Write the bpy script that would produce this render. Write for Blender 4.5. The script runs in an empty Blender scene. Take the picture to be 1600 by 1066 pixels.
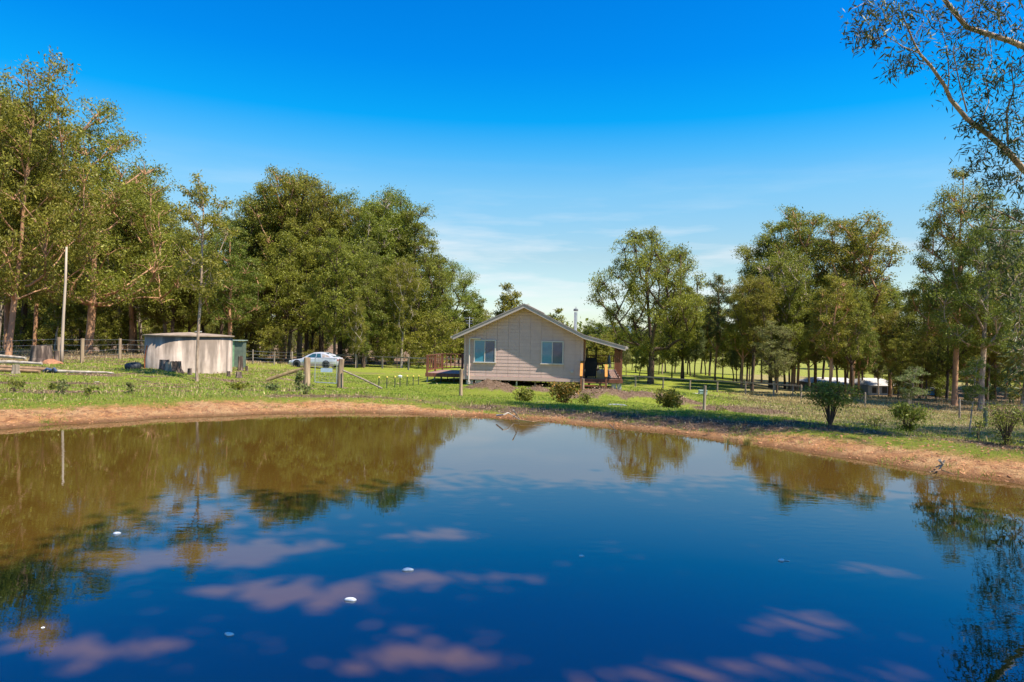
import bpy, math, random
import numpy as np
from mathutils import Vector, Matrix
R = math.radians
sc = bpy.context.scene
col = sc.collection
rnd = random.Random(7)
rng = np.random.default_rng(11)

# ------------------------------------------------------------------ camera
F = 1067.0; HC = 1.75; ROLL = 0.019; PITCH = 6.0 / F
cam_d = bpy.data.cameras.new('camera'); cam = bpy.data.objects.new('camera', cam_d); col.objects.link(cam)
cam_d.sensor_width = 36.0; cam_d.lens = 36.0 * F / 1600.0
cam_d.clip_start = 0.05; cam_d.clip_end = 9000
fw = Vector((0, math.cos(PITCH), -math.sin(PITCH)))
r0 = Vector((1, 0, 0)); u0 = r0.cross(fw)
rt = r0 * math.cos(ROLL) + u0 * math.sin(ROLL)
up = u0 * math.cos(ROLL) - r0 * math.sin(ROLL)
cm = Matrix((rt, up, -fw)).transposed().to_4x4(); cm.translation = (0, 0, HC)
cam.matrix_world = cm
sc.camera = cam

# ------------------------------------------------------------------ light
SUN = Vector((0.53, -0.30, 1.0)).normalized()
elev = math.asin(SUN.z); azim = math.atan2(SUN.x, SUN.y)
sd_ = bpy.data.lights.new('sun', 'SUN'); sun = bpy.data.objects.new('sun', sd_); col.objects.link(sun)
sd_.energy = 5.0; sd_.angle = R(0.53); sd_.color = (1.0, 0.91, 0.78)
sun.rotation_euler = SUN.to_track_quat('Z', 'Y').to_euler()
w = bpy.data.worlds.new('World'); sc.world = w; w.use_nodes = True
wn = w.node_tree; wn.nodes.clear()
def N(nt, t, **k):
    n = nt.nodes.new(t)
    for a, b in k.items(): setattr(n, a, b)
    return n
L = lambda nt, a, b: nt.links.new(a, b)
def ramp(nt, stops, interp='LINEAR'):
    n = N(nt, 'ShaderNodeValToRGB'); cr = n.color_ramp; cr.interpolation = interp
    while len(cr.elements) < len(stops): cr.elements.new(0.5)
    for e, (p, c) in zip(cr.elements, stops):
        e.position = p; e.color = (c if hasattr(c, '__len__') else (c, c, c)) + ((1,) if hasattr(c, '__len__') and len(c) == 3 else ()) if hasattr(c, '__len__') else (c, c, c, 1)
    return n
sky = N(wn, 'ShaderNodeTexSky'); sky.sky_type = 'NISHITA'; sky.sun_disc = False
sky.sun_elevation = elev; sky.sun_rotation = azim; sky.altitude = 100; sky.air_density = 1.0; sky.dust_density = 0.3; sky.ozone_density = 2.0
tc = N(wn, 'ShaderNodeTexCoord'); sep = N(wn, 'ShaderNodeSeparateXYZ'); L(wn, tc.outputs['Generated'], sep.inputs[0])
# polarised, saturated air: a tint by height over the whole sky, the same all the way round
tint = ramp(wn, [(0.0, (0.60, 0.64, 0.66)), (0.044, (0.62, 0.66, 0.66)), (0.118, (0.594, 0.645, 0.61)), (0.208, (0.447, 0.755, 0.79)), (0.255, (0.20, 0.72, 0.89)), (0.30, (0.01, 0.65, 0.955)), (0.371, (0.003, 0.535, 1.0)), (0.437, (0.002, 0.50, 1.0)), (1.0, (0.002, 0.42, 0.90))])
L(wn, sep.outputs['Z'], tint.inputs[0])
mul = N(wn, 'ShaderNodeMix', data_type='RGBA', blend_type='MULTIPLY'); mul.inputs[0].default_value = 1
L(wn, sky.outputs[0], mul.inputs[6]); L(wn, tint.outputs[0], mul.inputs[7])
# thin cloud streaks near the horizon
mp = N(wn, 'ShaderNodeMapping'); mp.inputs['Scale'].default_value = (1.6, 1.6, 13); L(wn, tc.outputs['Generated'], mp.inputs[0])
nz = N(wn, 'ShaderNodeTexNoise'); nz.inputs['Scale'].default_value = 2.6; nz.inputs['Detail'].default_value = 7; nz.inputs['Roughness'].default_value = 0.55; L(wn, mp.outputs[0], nz.inputs[0])
cr1 = ramp(wn, [(0.48, 0.0), (0.70, 0.75)]); L(wn, nz.outputs[0], cr1.inputs[0])
cr2 = ramp(wn, [(0.0, 1.0), (0.12, 0.85), (0.19, 0.18), (0.25, 0.0)]); L(wn, sep.outputs['Z'], cr2.inputs[0])
cm_ = N(wn, 'ShaderNodeMath', operation='MULTIPLY'); L(wn, cr1.outputs[0], cm_.inputs[0]); L(wn, cr2.outputs[0], cm_.inputs[1])
mx = N(wn, 'ShaderNodeMix', data_type='RGBA'); L(wn, cm_.outputs[0], mx.inputs[0]); L(wn, mul.outputs[2], mx.inputs[6]); mx.inputs[7].default_value = (4.25, 4.35, 4.45, 1)
bg = N(wn, 'ShaderNodeBackground'); bg.inputs[1].default_value = 0.114
L(wn, mx.outputs[2], bg.inputs[0]); wo = N(wn, 'ShaderNodeOutputWorld'); L(wn, bg.outputs[0], wo.inputs[0])
sc.view_settings.view_transform = 'Standard'; sc.view_settings.look = 'None'; sc.view_settings.exposure = 1.0; sc.view_settings.gamma = 1
sc.view_settings.use_curve_mapping = False
sc.cycles.max_bounces = 12; sc.cycles.diffuse_bounces = 8; sc.cycles.transmission_bounces = 10; sc.cycles.transparent_max_bounces = 8; sc.cycles.sample_clamp_indirect = 6
sc.cycles.use_denoising = True

# ------------------------------------------------------------------ pixel rays
def ray(u, v):
    return rt * ((u - 800) / F) + up * (-(v - 533) / F) + fw
def at(u, v, d):                     # the point on a pixel's ray at depth y = d
    r = ray(u, v); return Vector((0, 0, HC)) + r * (d / r.y)
def onz(u, v, z=0.0):                # the point on a pixel's ray at height z
    r = ray(u, v); return Vector((0, 0, HC)) + r * ((z - HC) / r.z)
def xat(u, d, v=560): return at(u, v, d).x
def zat(u, v, d): return at(u, v, d).z

# ------------------------------------------------------------------ terrain height
shore_px = [(-60, 676), (0, 670), (60, 666), (100, 663), (150, 661), (200, 658), (250, 654), (300, 652), (350, 650), (400, 648), (450, 646), (500, 645), (560, 645), (600, 646), (650, 647), (700, 650), (750, 652), (800, 655), (850, 658), (900, 664), (950, 667), (1000, 672), (1050, 676), (1100, 683), (1150, 691), (1200, 697), (1250, 704), (1300, 713), (1350, 720), (1400, 728), (1450, 736), (1500, 745), (1550, 751), (1600, 758), (1680, 772)]
SH = [(p.x, p.y) for p in (onz(u, v) for u, v in shore_px)]
SH += [(9.0, 6.6), (9.6, 4.6), (8.6, 2.6), (6.0, 1.7), (2.5, 1.5), (-1, 1.6), (-5, 1.2), (-9, 1.6), (-12.0, 4.5), (-12.4, 8.0), (-11.2, 10.6)]
SH = np.array(SH)
def pond_sd(x, y):                   # signed distance to the shoreline, negative over water
    x = np.asarray(x, float).ravel(); y = np.asarray(y, float).ravel()
    best = np.full(x.shape, 1e9); inside = np.zeros(x.shape, bool)
    n = len(SH)
    for i in range(n):
        ax, ay = SH[i]; bx, by = SH[(i + 1) % n]
        dx, dy = bx - ax, by - ay
        t = np.clip(((x - ax) * dx + (y - ay) * dy) / (dx * dx + dy * dy), 0, 1)
        best = np.minimum(best, np.hypot(x - ax - t * dx, y - ay - t * dy))
        c = (ay > y) != (by > y)
        with np.errstate(divide='ignore', invalid='ignore'):
            inside ^= c & (x < dx * (y - ay) / (dy if dy else 1e-9) + ax)
    return np.where(inside, -best, best)
gpx = [(10, 570, 30), (100, 566, 32), (128, 570, 31), (187, 561, 38), (140, 553, 60), (60, 548, 62), (-150, 560, 40), (250, 574, 29.5), (300, 588, 30.5), (355, 587, 31), (200, 610, 20), (50, 615, 18), (400, 600, 24),
       (395, 568, 55), (428, 570, 56), (480, 604, 31), (530, 607, 31), (418, 597, 30), (597, 610, 29), (455, 574, 57), (530, 577, 56), (558, 575, 68), (640, 578, 66), (460, 566, 82), (300, 556, 75),
       (662, 598, 40), (721, 619, 31), (735, 601, 38.5), (820, 604, 38), (910, 606, 38), (965, 609, 39), (850, 628, 27), (700, 583, 60),
       (993, 604, 72), (1036, 607, 70), (1078, 610, 69), (1121, 613, 67), (1165, 617, 63), (1209, 620, 60), (1252, 622.5, 58), (1016, 600, 76),
       (1102, 649, 29.6), (1080, 612, 50), (1300, 660, 25), (1540, 668, 25), (1420, 652, 38), (1535, 640, 53), (1493, 634, 58), (1660, 645, 50), (1220, 640, 33), (1000, 633, 28),
       (1350, 622, 80), (1550, 622, 85)]
G = [tuple(at(*g)) for g in gpx]
for a in (-40, -20, 0, 20, 45):
    for d, z in ((150, -4.3), (260, -5.6), (450, -6.0), (2500, -6.0)):
        G.append((math.sin(R(a)) * d, math.cos(R(a)) * d, z + (1.6 if a < -10 and d < 200 else 0)))
for a in (80, 120, 180, -120, -80):
    for d in (12, 40, 300): G.append((math.sin(R(a)) * d, math.cos(R(a)) * d, -0.2 if d < 20 else -1.2))
G = np.array(G); Gth = np.arctan2(G[:, 0], G[:, 1]); Glr = np.log(np.hypot(G[:, 0], G[:, 1]))
mounds = []
def mound(u, v, d, rx, ry, h):
    p = at(u, v, d); mounds.append((p.x, p.y, rx, ry, h))
mound(768, 605, 33.0, 1.35, 0.9, 0.62); mound(842, 608, 33.5, 0.75, 0.7, 0.42); mound(945, 620, 32.5, 1.5, 1.0, 0.52); mound(1010, 622, 33.5, 1.6, 0.9, 0.40)
mound(1060, 630, 33, 1.2, 0.8, 0.28); mound(1130, 638, 31, 1.5, 0.8, 0.30); mound(1190, 645, 30, 1.4, 0.8, 0.22); mound(905, 622, 31.5, 1.0, 0.6, 0.25)
def vnoise(x, y, s, seed=0):
    a = np.sin(x * s * 1.31 + seed) * np.cos(y * s * 1.17 - seed * 1.7) + 0.5 * np.sin(x * s * 2.9 + y * s * 1.9 + seed * 2.3) + 0.35 * np.cos(x * s * 4.7 - y * s * 5.3 + seed) + 0.22 * np.sin(x * s * 9.1 + 4 * np.sin(y * s * 3.1 + seed))
    return a / 2.07
def height(x, y, full=False):
    sh = np.shape(x); x = np.asarray(x, float).ravel(); y = np.asarray(y, float).ravel()
    th = np.arctan2(x, y); lr = np.log(np.maximum(np.hypot(x, y), 1.0))
    num = np.zeros_like(x); den = np.zeros_like(x)
    for i in range(len(G)):
        d2 = (0.9 * (th - Gth[i])) ** 2 + (0.8 * (lr - Glr[i])) ** 2 + 0.0009
        wgt = 1 / d2 ** 1.6
        num += wgt * G[i, 2]; den += wgt
    zr = num / den
    sd = pond_sd(x, y)
    jit = 0.12 * vnoise(x, y, 1.9, 3) + 0.05 * vnoise(x, y, 6.3, 9)
    s2 = sd + jit
    bank = (0.20 - 0.10 * np.exp(-((x - .3) / 2.6) ** 2) * (y > 5)) * np.clip(s2 / 1.0, 0, 1) ** 0.75 + 0.02 * np.clip(s2, 0, 2)
    tt = np.clip((sd - 1.6) / 9.0, 0, 1); tt = tt * tt * (3 - 2 * tt)
    z = bank * (1 - tt) + zr * tt
    amp = np.clip(sd, 0, 1.5) / 1.5
    z = z + amp * (0.018 * vnoise(x, y, 2.3, 1) + 0.012 * vnoise(x, y, 6.1, 5))
    z = np.where(s2 < 0, np.maximum(-0.9, s2 * 0.32), z)
    mm = np.zeros_like(x)
    for (mx_, my_, rx, ry, h) in mounds:
        q = ((x - mx_) / rx) ** 2 + ((y - my_) / ry) ** 2
        g = np.exp(-q * 1.1)
        z = z + h * g * (1 + 0.18 * vnoise(x, y, 4.3, mx_)); mm = np.maximum(mm, g)
    far = np.hypot(x, y)
    z = z + np.where(far > 900, 1, 0) * 0.0
    if full: return z.reshape(sh), sd.reshape(sh), mm.reshape(sh)
    return z.reshape(sh)
def hz(x, y): return float(height(np.array([x]), np.array([y]))[0])

# ------------------------------------------------------------------ object helpers
def tagp(o, label=None, cat=None, group=None, kind=None):
    if label: o['label'] = label
    if cat: o['category'] = cat
    if group: o['group'] = group
    if kind: o['kind'] = kind
    return o
def thing(name, label, cat, loc, rotz=0.0, group=None):
    o = bpy.data.objects.new(name, None); col.objects.link(o); o.empty_display_size = 0.2
    o.location = loc; o.rotation_euler = (0, 0, rotz)
    return tagp(o, label, cat, group)
def link(name, me, parent=None, loc=None, rot=None, scale=None):
    o = bpy.data.objects.new(name, me); col.objects.link(o)
    if parent: o.parent = parent
    if loc is not None: o.location = loc
    if rot is not None: o.rotation_euler = rot
    if scale is not None: o.scale = scale
    return o
def npmesh(name, V, Fc, mats, midx=None, smooth=False, attrs=None):
    V = np.asarray(V, np.float32); me = bpy.data.meshes.new(name)
    if isinstance(Fc, np.ndarray):
        k = Fc.shape[1]; n = len(Fc); loops = Fc.ravel(); starts = np.arange(n) * k; tot = np.full(n, k)
    else:
        n = len(Fc); loops = np.array([i for f in Fc for i in f]); tot = np.array([len(f) for f in Fc]); starts = np.concatenate([[0], np.cumsum(tot)[:-1]])
    me.vertices.add(len(V)); me.vertices.foreach_set('co', V.ravel())
    me.loops.add(len(loops)); me.loops.foreach_set('vertex_index', loops.astype(np.int32))
    me.polygons.add(n); me.polygons.foreach_set('loop_start', starts.astype(np.int32)); me.polygons.foreach_set('loop_total', tot.astype(np.int32))
    if midx is not None: me.polygons.foreach_set('material_index', np.asarray(midx, np.int32))
    me.polygons.foreach_set('use_smooth', np.full(n, smooth))
    for m in (mats if isinstance(mats, (list, tuple)) else [mats]): me.materials.append(m)
    me.update(calc_edges=True); me.validate()
    if attrs:
        for an, arr in attrs.items():
            a = me.color_attributes.new(an, 'FLOAT_COLOR', 'POINT'); a.data.foreach_set('color', np.asarray(arr, np.float32).ravel())
    return me
class MB:
    def __init__(s): s.v = []; s.f = []
    def add(s, vs, fs):
        b = len(s.v); s.v += [tuple(v) for v in vs]; s.f += [tuple(i + b for i in f) for f in fs]; return s
    def box(s, x0, y0, z0, x1, y1, z1, M=None):
        vs = [(x0, y0, z0), (x1, y0, z0), (x1, y1, z0), (x0, y1, z0), (x0, y0, z1), (x1, y0, z1), (x1, y1, z1), (x0, y1, z1)]
        if M: vs = [M @ Vector(v) for v in vs]
        return s.add(vs, [(0, 3, 2, 1), (4, 5, 6, 7), (0, 1, 5, 4), (1, 2, 6, 5), (2, 3, 7, 6), (3, 0, 4, 7)])
    def bar(s, a, b, w, h=None, taper=1.0):
        a = Vector(a); b = Vector(b); h = h or w; d = (b - a).normalized()
        sx = d.cross(Vector((0, 0, 1)))
        if sx.length < 1e-4: sx = Vector((1, 0, 0))
        sx.normalize(); sy = sx.cross(d)
        vs = []
        for p, k in ((a, 1), (b, taper)):
            for i, j in ((-1, -1), (1, -1), (1, 1), (-1, 1)): vs.append(p + sx * (i * w * k / 2) + sy * (j * h * k / 2))
        return s.add(vs, [(0, 1, 2, 3), (7, 6, 5, 4), (0, 4, 5, 1), (1, 5, 6, 2), (2, 6, 7, 3), (3, 7, 4, 0)])
    def tube(s, pts, rad, n=8, cap=True, wob=0.0, rr=None):
        pts = [Vector(p) for p in pts]; rr = rr or rnd
        if not hasattr(rad, '__len__'): rad = [rad] * len(pts)
        b = len(s.v); px = None
        for i, p in enumerate(pts):
            d = (pts[min(i + 1, len(pts) - 1)] - pts[max(i - 1, 0)]).normalized()
            if px is None: px = d.orthogonal().normalized()
            px = (px - d * px.dot(d)).normalized(); py = d.cross(px)
            for k in range(n):
                a = 2 * math.pi * k / n; q = rad[i] * (1 + wob * (rr.random() - 0.5))
                s.v.append(tuple(p + px * (math.cos(a) * q) + py * (math.sin(a) * q)))
        for i in range(len(pts) - 1):
            for k in range(n):
                k2 = (k + 1) % n; s.f.append((b + i * n + k, b + i * n + k2, b + (i + 1) * n + k2, b + (i + 1) * n + k))
        if cap:
            s.f.append(tuple(b + k for k in reversed(range(n)))); e = b + (len(pts) - 1) * n; s.f.append(tuple(e + k for k in range(n)))
        return s
    def lathe(s, prof, n=24, c=(0, 0, 0), close=False):
        b = len(s.v)
        for r, z in prof:
            for k in range(n):
                a = 2 * math.pi * k / n; s.v.append((c[0] + r * math.cos(a), c[1] + r * math.sin(a), c[2] + z))
        m = len(prof)
        for i in range(m - 1 if not close else m):
            j = (i + 1) % m
            for k in range(n):
                k2 = (k + 1) % n; s.f.append((b + i * n + k, b + i * n + k2, b + j * n + k2, b + j * n + k))
        return s
    def mesh(s, name, m, smooth=False): return npmesh(name, s.v, s.f, m, smooth=smooth)
    def build(s, name, m, parent=None, smooth=False, **k): return link(name, s.mesh(name, m, smooth), parent, **k)

# ------------------------------------------------------------------ materials
def mat(name, c1, c2=None, scale=6.0, rough=0.8, bump=0.3, stretch=(1, 1, 1), metal=0.0, spec=0.35, detail=6, c3=None, lo=0.35, hi=0.65, objrand=0.0, dist=0.02):
    m = bpy.data.materials.new(name); m.use_nodes = True; nt = m.node_tree; p = nt.nodes['Principled BSDF']
    p.inputs['Roughness'].default_value = rough; p.inputs['Metallic'].default_value = metal; p.inputs['Specular IOR Level'].default_value = spec
    c2 = c2 or tuple(x * 0.7 for x in c1)
    t = N(nt, 'ShaderNodeTexCoord'); mp = N(nt, 'ShaderNodeMapping'); mp.inputs['Scale'].default_value = stretch; L(nt, t.outputs['Object'], mp.inputs[0])
    nz = N(nt, 'ShaderNodeTexNoise'); nz.inputs['Scale'].default_value = scale; nz.inputs['Detail'].default_value = detail; L(nt, mp.outputs[0], nz.inputs[0])
    st = [(lo, c2), (hi, c1)] if not c3 else [(lo, c3), ((lo + hi) / 2, c2), (hi, c1)]
    cr = ramp(nt, st); L(nt, nz.outputs[0], cr.inputs[0]); out = cr.outputs[0]
    if objrand:
        oi = N(nt, 'ShaderNodeObjectInfo'); mr = N(nt, 'ShaderNodeMapRange'); mr.inputs[3].default_value = 1 - objrand; mr.inputs[4].default_value = 1 + objrand
        L(nt, oi.outputs['Random'], mr.inputs[0]); hs = N(nt, 'ShaderNodeHueSaturation'); L(nt, mr.outputs[0], hs.inputs['Value']); L(nt, out, hs.inputs['Color']); out = hs.outputs[0]
    L(nt, out, p.inputs['Base Color'])
    if bump:
        b = N(nt, 'ShaderNodeBump'); b.inputs['Strength'].default_value = bump; b.inputs['Distance'].default_value = dist; L(nt, nz.outputs[0], b.inputs['Height']); L(nt, b.outputs[0], p.inputs['Normal'])
    return m
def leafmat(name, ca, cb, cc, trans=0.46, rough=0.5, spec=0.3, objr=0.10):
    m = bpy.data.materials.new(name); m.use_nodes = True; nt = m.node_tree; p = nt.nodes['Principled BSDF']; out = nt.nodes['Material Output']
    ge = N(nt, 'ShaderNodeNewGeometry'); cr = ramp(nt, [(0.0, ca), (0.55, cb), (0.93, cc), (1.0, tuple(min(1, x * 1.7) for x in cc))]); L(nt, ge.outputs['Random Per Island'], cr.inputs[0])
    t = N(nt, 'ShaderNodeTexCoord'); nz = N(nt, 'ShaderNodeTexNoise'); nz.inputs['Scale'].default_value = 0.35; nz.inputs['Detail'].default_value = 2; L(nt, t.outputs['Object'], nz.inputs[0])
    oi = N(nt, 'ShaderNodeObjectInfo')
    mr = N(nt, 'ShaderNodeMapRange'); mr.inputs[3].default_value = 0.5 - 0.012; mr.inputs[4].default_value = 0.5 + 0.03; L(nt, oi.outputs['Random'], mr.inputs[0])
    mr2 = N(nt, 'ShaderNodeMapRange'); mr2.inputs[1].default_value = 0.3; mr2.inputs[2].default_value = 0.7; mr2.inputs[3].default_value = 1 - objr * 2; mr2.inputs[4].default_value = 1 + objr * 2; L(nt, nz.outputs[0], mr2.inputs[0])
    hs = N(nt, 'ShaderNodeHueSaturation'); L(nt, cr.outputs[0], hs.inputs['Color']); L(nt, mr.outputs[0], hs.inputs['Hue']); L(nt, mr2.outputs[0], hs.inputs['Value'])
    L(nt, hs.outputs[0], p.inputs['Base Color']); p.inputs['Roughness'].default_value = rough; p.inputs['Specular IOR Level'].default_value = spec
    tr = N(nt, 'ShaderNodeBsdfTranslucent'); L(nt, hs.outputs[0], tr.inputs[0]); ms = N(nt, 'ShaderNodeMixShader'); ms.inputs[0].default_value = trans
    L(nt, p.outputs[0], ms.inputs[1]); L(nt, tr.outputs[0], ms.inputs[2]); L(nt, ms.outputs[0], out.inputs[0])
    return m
LF = leafmat('gum_leaf', (0.145, 0.155, 0.018), (0.230, 0.228, 0.026), (0.31, 0.30, 0.045))
LFD = leafmat('gum_leaf_dark', (0.120, 0.134, 0.018), (0.190, 0.200, 0.026), (0.26, 0.26, 0.042))
LFY = leafmat('gum_leaf_yellow', (0.155, 0.155, 0.016), (0.235, 0.225, 0.026), (0.32, 0.29, 0.045))
LFB = leafmat('gum_leaf_blue', (0.115, 0.135, 0.038), (0.185, 0.205, 0.060), (0.28, 0.285, 0.10))
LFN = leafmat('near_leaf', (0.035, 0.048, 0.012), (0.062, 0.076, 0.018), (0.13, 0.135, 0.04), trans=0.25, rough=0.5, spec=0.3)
BKD = mat('bark_dark', (0.13, 0.085, 0.055), (0.045, 0.030, 0.022), 7, 0.9, 0.9, (1, 1, 0.18), dist=0.05)
BKO = mat('bark_orange', (0.50, 0.27, 0.14), (0.26, 0.14, 0.08), 2.2, 0.75, 0.3, (1, 1, 0.3))
BKP = mat('bark_pale', (0.50, 0.41, 0.31), (0.28, 0.22, 0.17), 2.5, 0.7, 0.3, (1, 1, 0.3), c3=(0.14, 0.10, 0.08), lo=0.3)
BKG = mat('bark_grey', (0.42, 0.31, 0.22), (0.20, 0.14, 0.10), 9, 0.8, 0.4, (1, 1, 0.3))
WEATH = mat('weathered_timber', (0.36, 0.29, 0.22), (0.18, 0.14, 0.10), 12, 0.9, 0.6, (1, 1, 0.1), objrand=0.12)
POSTW = mat('post_timber', (0.40, 0.29, 0.18), (0.20, 0.13, 0.085), 11, 0.9, 0.7, (1, 1, 0.12), objrand=0.15)
CLAD = mat('painted_cladding', (0.56, 0.39, 0.33), (0.52, 0.36, 0.305), 3.0, 0.6, 0.05, objrand=0.03)
TRIM = mat('trim_paint', (0.62, 0.53, 0.46), (0.56, 0.47, 0.41), 4, 0.5, 0.03)
WINF = mat('window_aluminium', (0.55, 0.50, 0.45), (0.50, 0.45, 0.40), 4, 0.4, 0.0)
MERB = mat('red_stained_timber', (0.22, 0.085, 0.045), (0.14, 0.052, 0.030), 9, 0.6, 0.3, (1, 1, 0.2), objrand=0.12)
DECKM = mat('deck_board_timber', (0.30, 0.19, 0.155), (0.22, 0.135, 0.11), 7, 0.55, 0.2, (0.2, 1, 1), objrand=0.15, spec=0.5)
ORNG = mat('sunlit_rail_timber', (0.50, 0.215, 0.045), (0.42, 0.175, 0.035), 8, 0.55, 0.1, (1, 1, 0.2))  # sunlit orange of the rail tops put into the timber colour
BRWN = mat('brown_board', (0.20, 0.085, 0.035), (0.13, 0.052, 0.022), 6, 0.7, 0.2, (1, 1, 0.2), objrand=0.15)
CONC = mat('pier_concrete', (0.46, 0.45, 0.42), (0.34, 0.33, 0.31), 8, 0.9, 0.4)
STEEL = mat('galvanised_steel', (0.55, 0.57, 0.58), (0.42, 0.44, 0.45), 5, 0.35, 0.05, metal=0.7)
WIRE = mat('fence_wire_metal', (0.42, 0.42, 0.42), (0.33, 0.33, 0.33), 5, 0.45, 0.0, metal=0.5)
RUBB = mat('tyre_rubber', (0.050, 0.055, 0.060), (0.030, 0.033, 0.037), 12, 0.7, 0.3)
GRYT = mat('old_tyre_rubber', (0.20, 0.22, 0.24), (0.12, 0.135, 0.15), 9, 0.8, 0.3)
RUST = mat('rusty_iron', (0.36, 0.11, 0.035), (0.20, 0.06, 0.02), 14, 0.9, 0.4)
BLACK = mat('black_fabric', (0.012, 0.012, 0.013), (0.007, 0.007, 0.008), 9, 0.7, 0.2)
WHT = mat('white_paint', (0.80, 0.80, 0.78), (0.70, 0.70, 0.68), 6, 0.5, 0.05)
YEL = mat('yellow_plastic', (0.80, 0.60, 0.12), None, 6, 0.5, 0)
GRN = mat('green_sheet_paint', (0.22, 0.36, 0.20), (0.16, 0.28, 0.15), 5, 0.5, 0.1)
DGRN = mat('dark_picket_paint', (0.05, 0.06, 0.05), None, 6, 0.6, 0)
STUMP = mat('old_stump_wood', (0.30, 0.22, 0.17), (0.10, 0.07, 0.055), 6, 0.95, 0.9, (1, 1, 0.25), c3=(0.035, 0.025, 0.02), lo=0.3, hi=0.7, dist=0.06)
STUMPC = mat('sawn_wood', (0.48, 0.38, 0.28), (0.30, 0.22, 0.16), 9, 0.9, 0.4)
DIRTM = mat('red_earth', (0.36, 0.17, 0.085), (0.22, 0.10, 0.055), 9, 0.95, 0.8, dist=0.05)
FOAM = mat('white_float', (0.85, 0.85, 0.83), (0.76, 0.76, 0.74), 20, 0.6, 0.2)

# terrain: attribute R = bare earth, G = leaf litter and painted crest shade, B = dry grass
def terrain_mat():
    m = bpy.data.materials.new('ground_cover'); m.use_nodes = True; nt = m.node_tree; p = nt.nodes['Principled BSDF']; p.inputs['Roughness'].default_value = 0.95; p.inputs['Specular IOR Level'].default_value = 0.1
    t = N(nt, 'ShaderNodeTexCoord'); O = t.outputs['Object']
    def noise(s, d=6, r=0.55):
        n = N(nt, 'ShaderNodeTexNoise'); n.inputs['Scale'].default_value = s; n.inputs['Detail'].default_value = d; n.inputs['Roughness'].default_value = r; L(nt, O, n.inputs[0]); return n.outputs[0]
    nb, nm, nf, nff = noise(0.22, 4), noise(1.3), noise(7.0, 8, 0.7), noise(34, 6, 0.75)
    def cmix(f, a, b):
        x = N(nt, 'ShaderNodeMix', data_type='RGBA'); L(nt, f, x.inputs[0])
        for i, q in ((6, a), (7, b)):
            if isinstance(q, tuple): x.inputs[i].default_value = q + (1,)
            else: L(nt, q, x.inputs[i])
        return x.outputs[2]
    def rr(src, st): c = ramp(nt, st); L(nt, src, c.inputs[0]); return c.outputs[0]
    grass = cmix(rr(nm, [(0.35, 0.0), (0.65, 1.0)]), (0.235, 0.275, 0.030), (0.175, 0.225, 0.022))
    grass = cmix(rr(nf, [(0.42, 0.0), (0.62, 0.55)]), grass, (0.27, 0.26, 0.055))
    litter = cmix(rr(nf, [(0.35, 0.0), (0.65, 1.0)]), (0.135, 0.080, 0.046), (0.36, 0.25, 0.165))
    litter = cmix(rr(nff, [(0.40, 0.0), (0.62, 0.8)]), litter, (0.09, 0.052, 0.030))
    dry = cmix(rr(nf, [(0.35, 0.0), (0.65, 1.0)]), (0.26, 0.20, 0.085), (0.36, 0.29, 0.15))
    dry = cmix(rr(nm, [(0.45, 0.0), (0.65, 0.7)]), dry, (0.16, 0.18, 0.035))
    dirt = cmix(rr(nm, [(0.35, 0.0), (0.6, 1.0)]), (0.56, 0.245, 0.085), (0.64, 0.38, 0.18))
    dirt = cmix(rr(nf, [(0.38, 0.9), (0.56, 0.0)]), dirt, (0.27, 0.120, 0.062)); dirt = cmix(rr(nff, [(0.55, 0.0), (0.68, 0.8)]), dirt, (0.62, 0.46, 0.28)); dirt = cmix(rr(nff, [(0.33, 0.9), (0.42, 0.0)]), dirt, (0.14, 0.07, 0.04))
    at_ = N(nt, 'ShaderNodeVertexColor', layer_name='zone'); se = N(nt, 'ShaderNodeSeparateColor'); L(nt, at_.outputs[0], se.inputs[0])
    def edge(src, k1=0.55, k2=0.45):       # attribute + noise, thresholded
        a = N(nt, 'ShaderNodeMath', operation='MULTIPLY_ADD'); L(nt, nf, a.inputs[0]); a.inputs[1].default_value = k1
        L(nt, src, a.inputs[2]); b = N(nt, 'ShaderNodeMath', operation='MULTIPLY_ADD'); L(nt, nm, b.inputs[0]); b.inputs[1].default_value = k2; L(nt, a.outputs[0], b.inputs[2])
        return rr(b.outputs[0], [(0.92, 0.0), (1.08, 1.0)]) if False else rrm(b.outputs[0])
    def rrm(src):
        x = N(nt, 'ShaderNodeMapRange'); x.inputs[1].default_value = 0.90; x.inputs[2].default_value = 1.12; L(nt, src, x.inputs[0]); return x.outputs[0]
    c = cmix(edge(se.outputs[2]), grass, dry); c = cmix(edge(se.outputs[1]), c, litter); c = cmix(edge(se.outputs[0], 0.4, 0.3), c, dirt)
    # patchy bare brown spots in the lawn
    c2 = cmix(rr(nb, [(0.54, 0.0), (0.60, 0.8)]), c, litter)
    ff = N(nt, 'ShaderNodeMath', operation='MULTIPLY'); L(nt, rr(nf, [(0.44, 0.0), (0.54, 1.0)]), ff.inputs[0]); L(nt, at_.outputs[1], ff.inputs[1])
    c = cmix(ff.outputs[0], c, c2)
    sz = N(nt, 'ShaderNodeSeparateXYZ'); L(nt, O, sz.inputs[0]); wz = N(nt, 'ShaderNodeMath', operation='MULTIPLY_ADD'); L(nt, nf, wz.inputs[0]); wz.inputs[1].default_value = -0.10; L(nt, sz.outputs[2], wz.inputs[2])
    wet = N(nt, 'ShaderNodeMapRange'); wet.inputs[1].default_value = -0.030; wet.inputs[2].default_value = 0.012; wet.inputs[3].default_value = 0.72; wet.inputs[4].default_value = 0.0; L(nt, wz.outputs[0], wet.inputs[0])
    wm = N(nt, 'ShaderNodeMath', operation='MULTIPLY'); L(nt, wet.outputs[0], wm.inputs[0]); L(nt, edge(se.outputs[0], 0.4, 0.3), wm.inputs[1])
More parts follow.
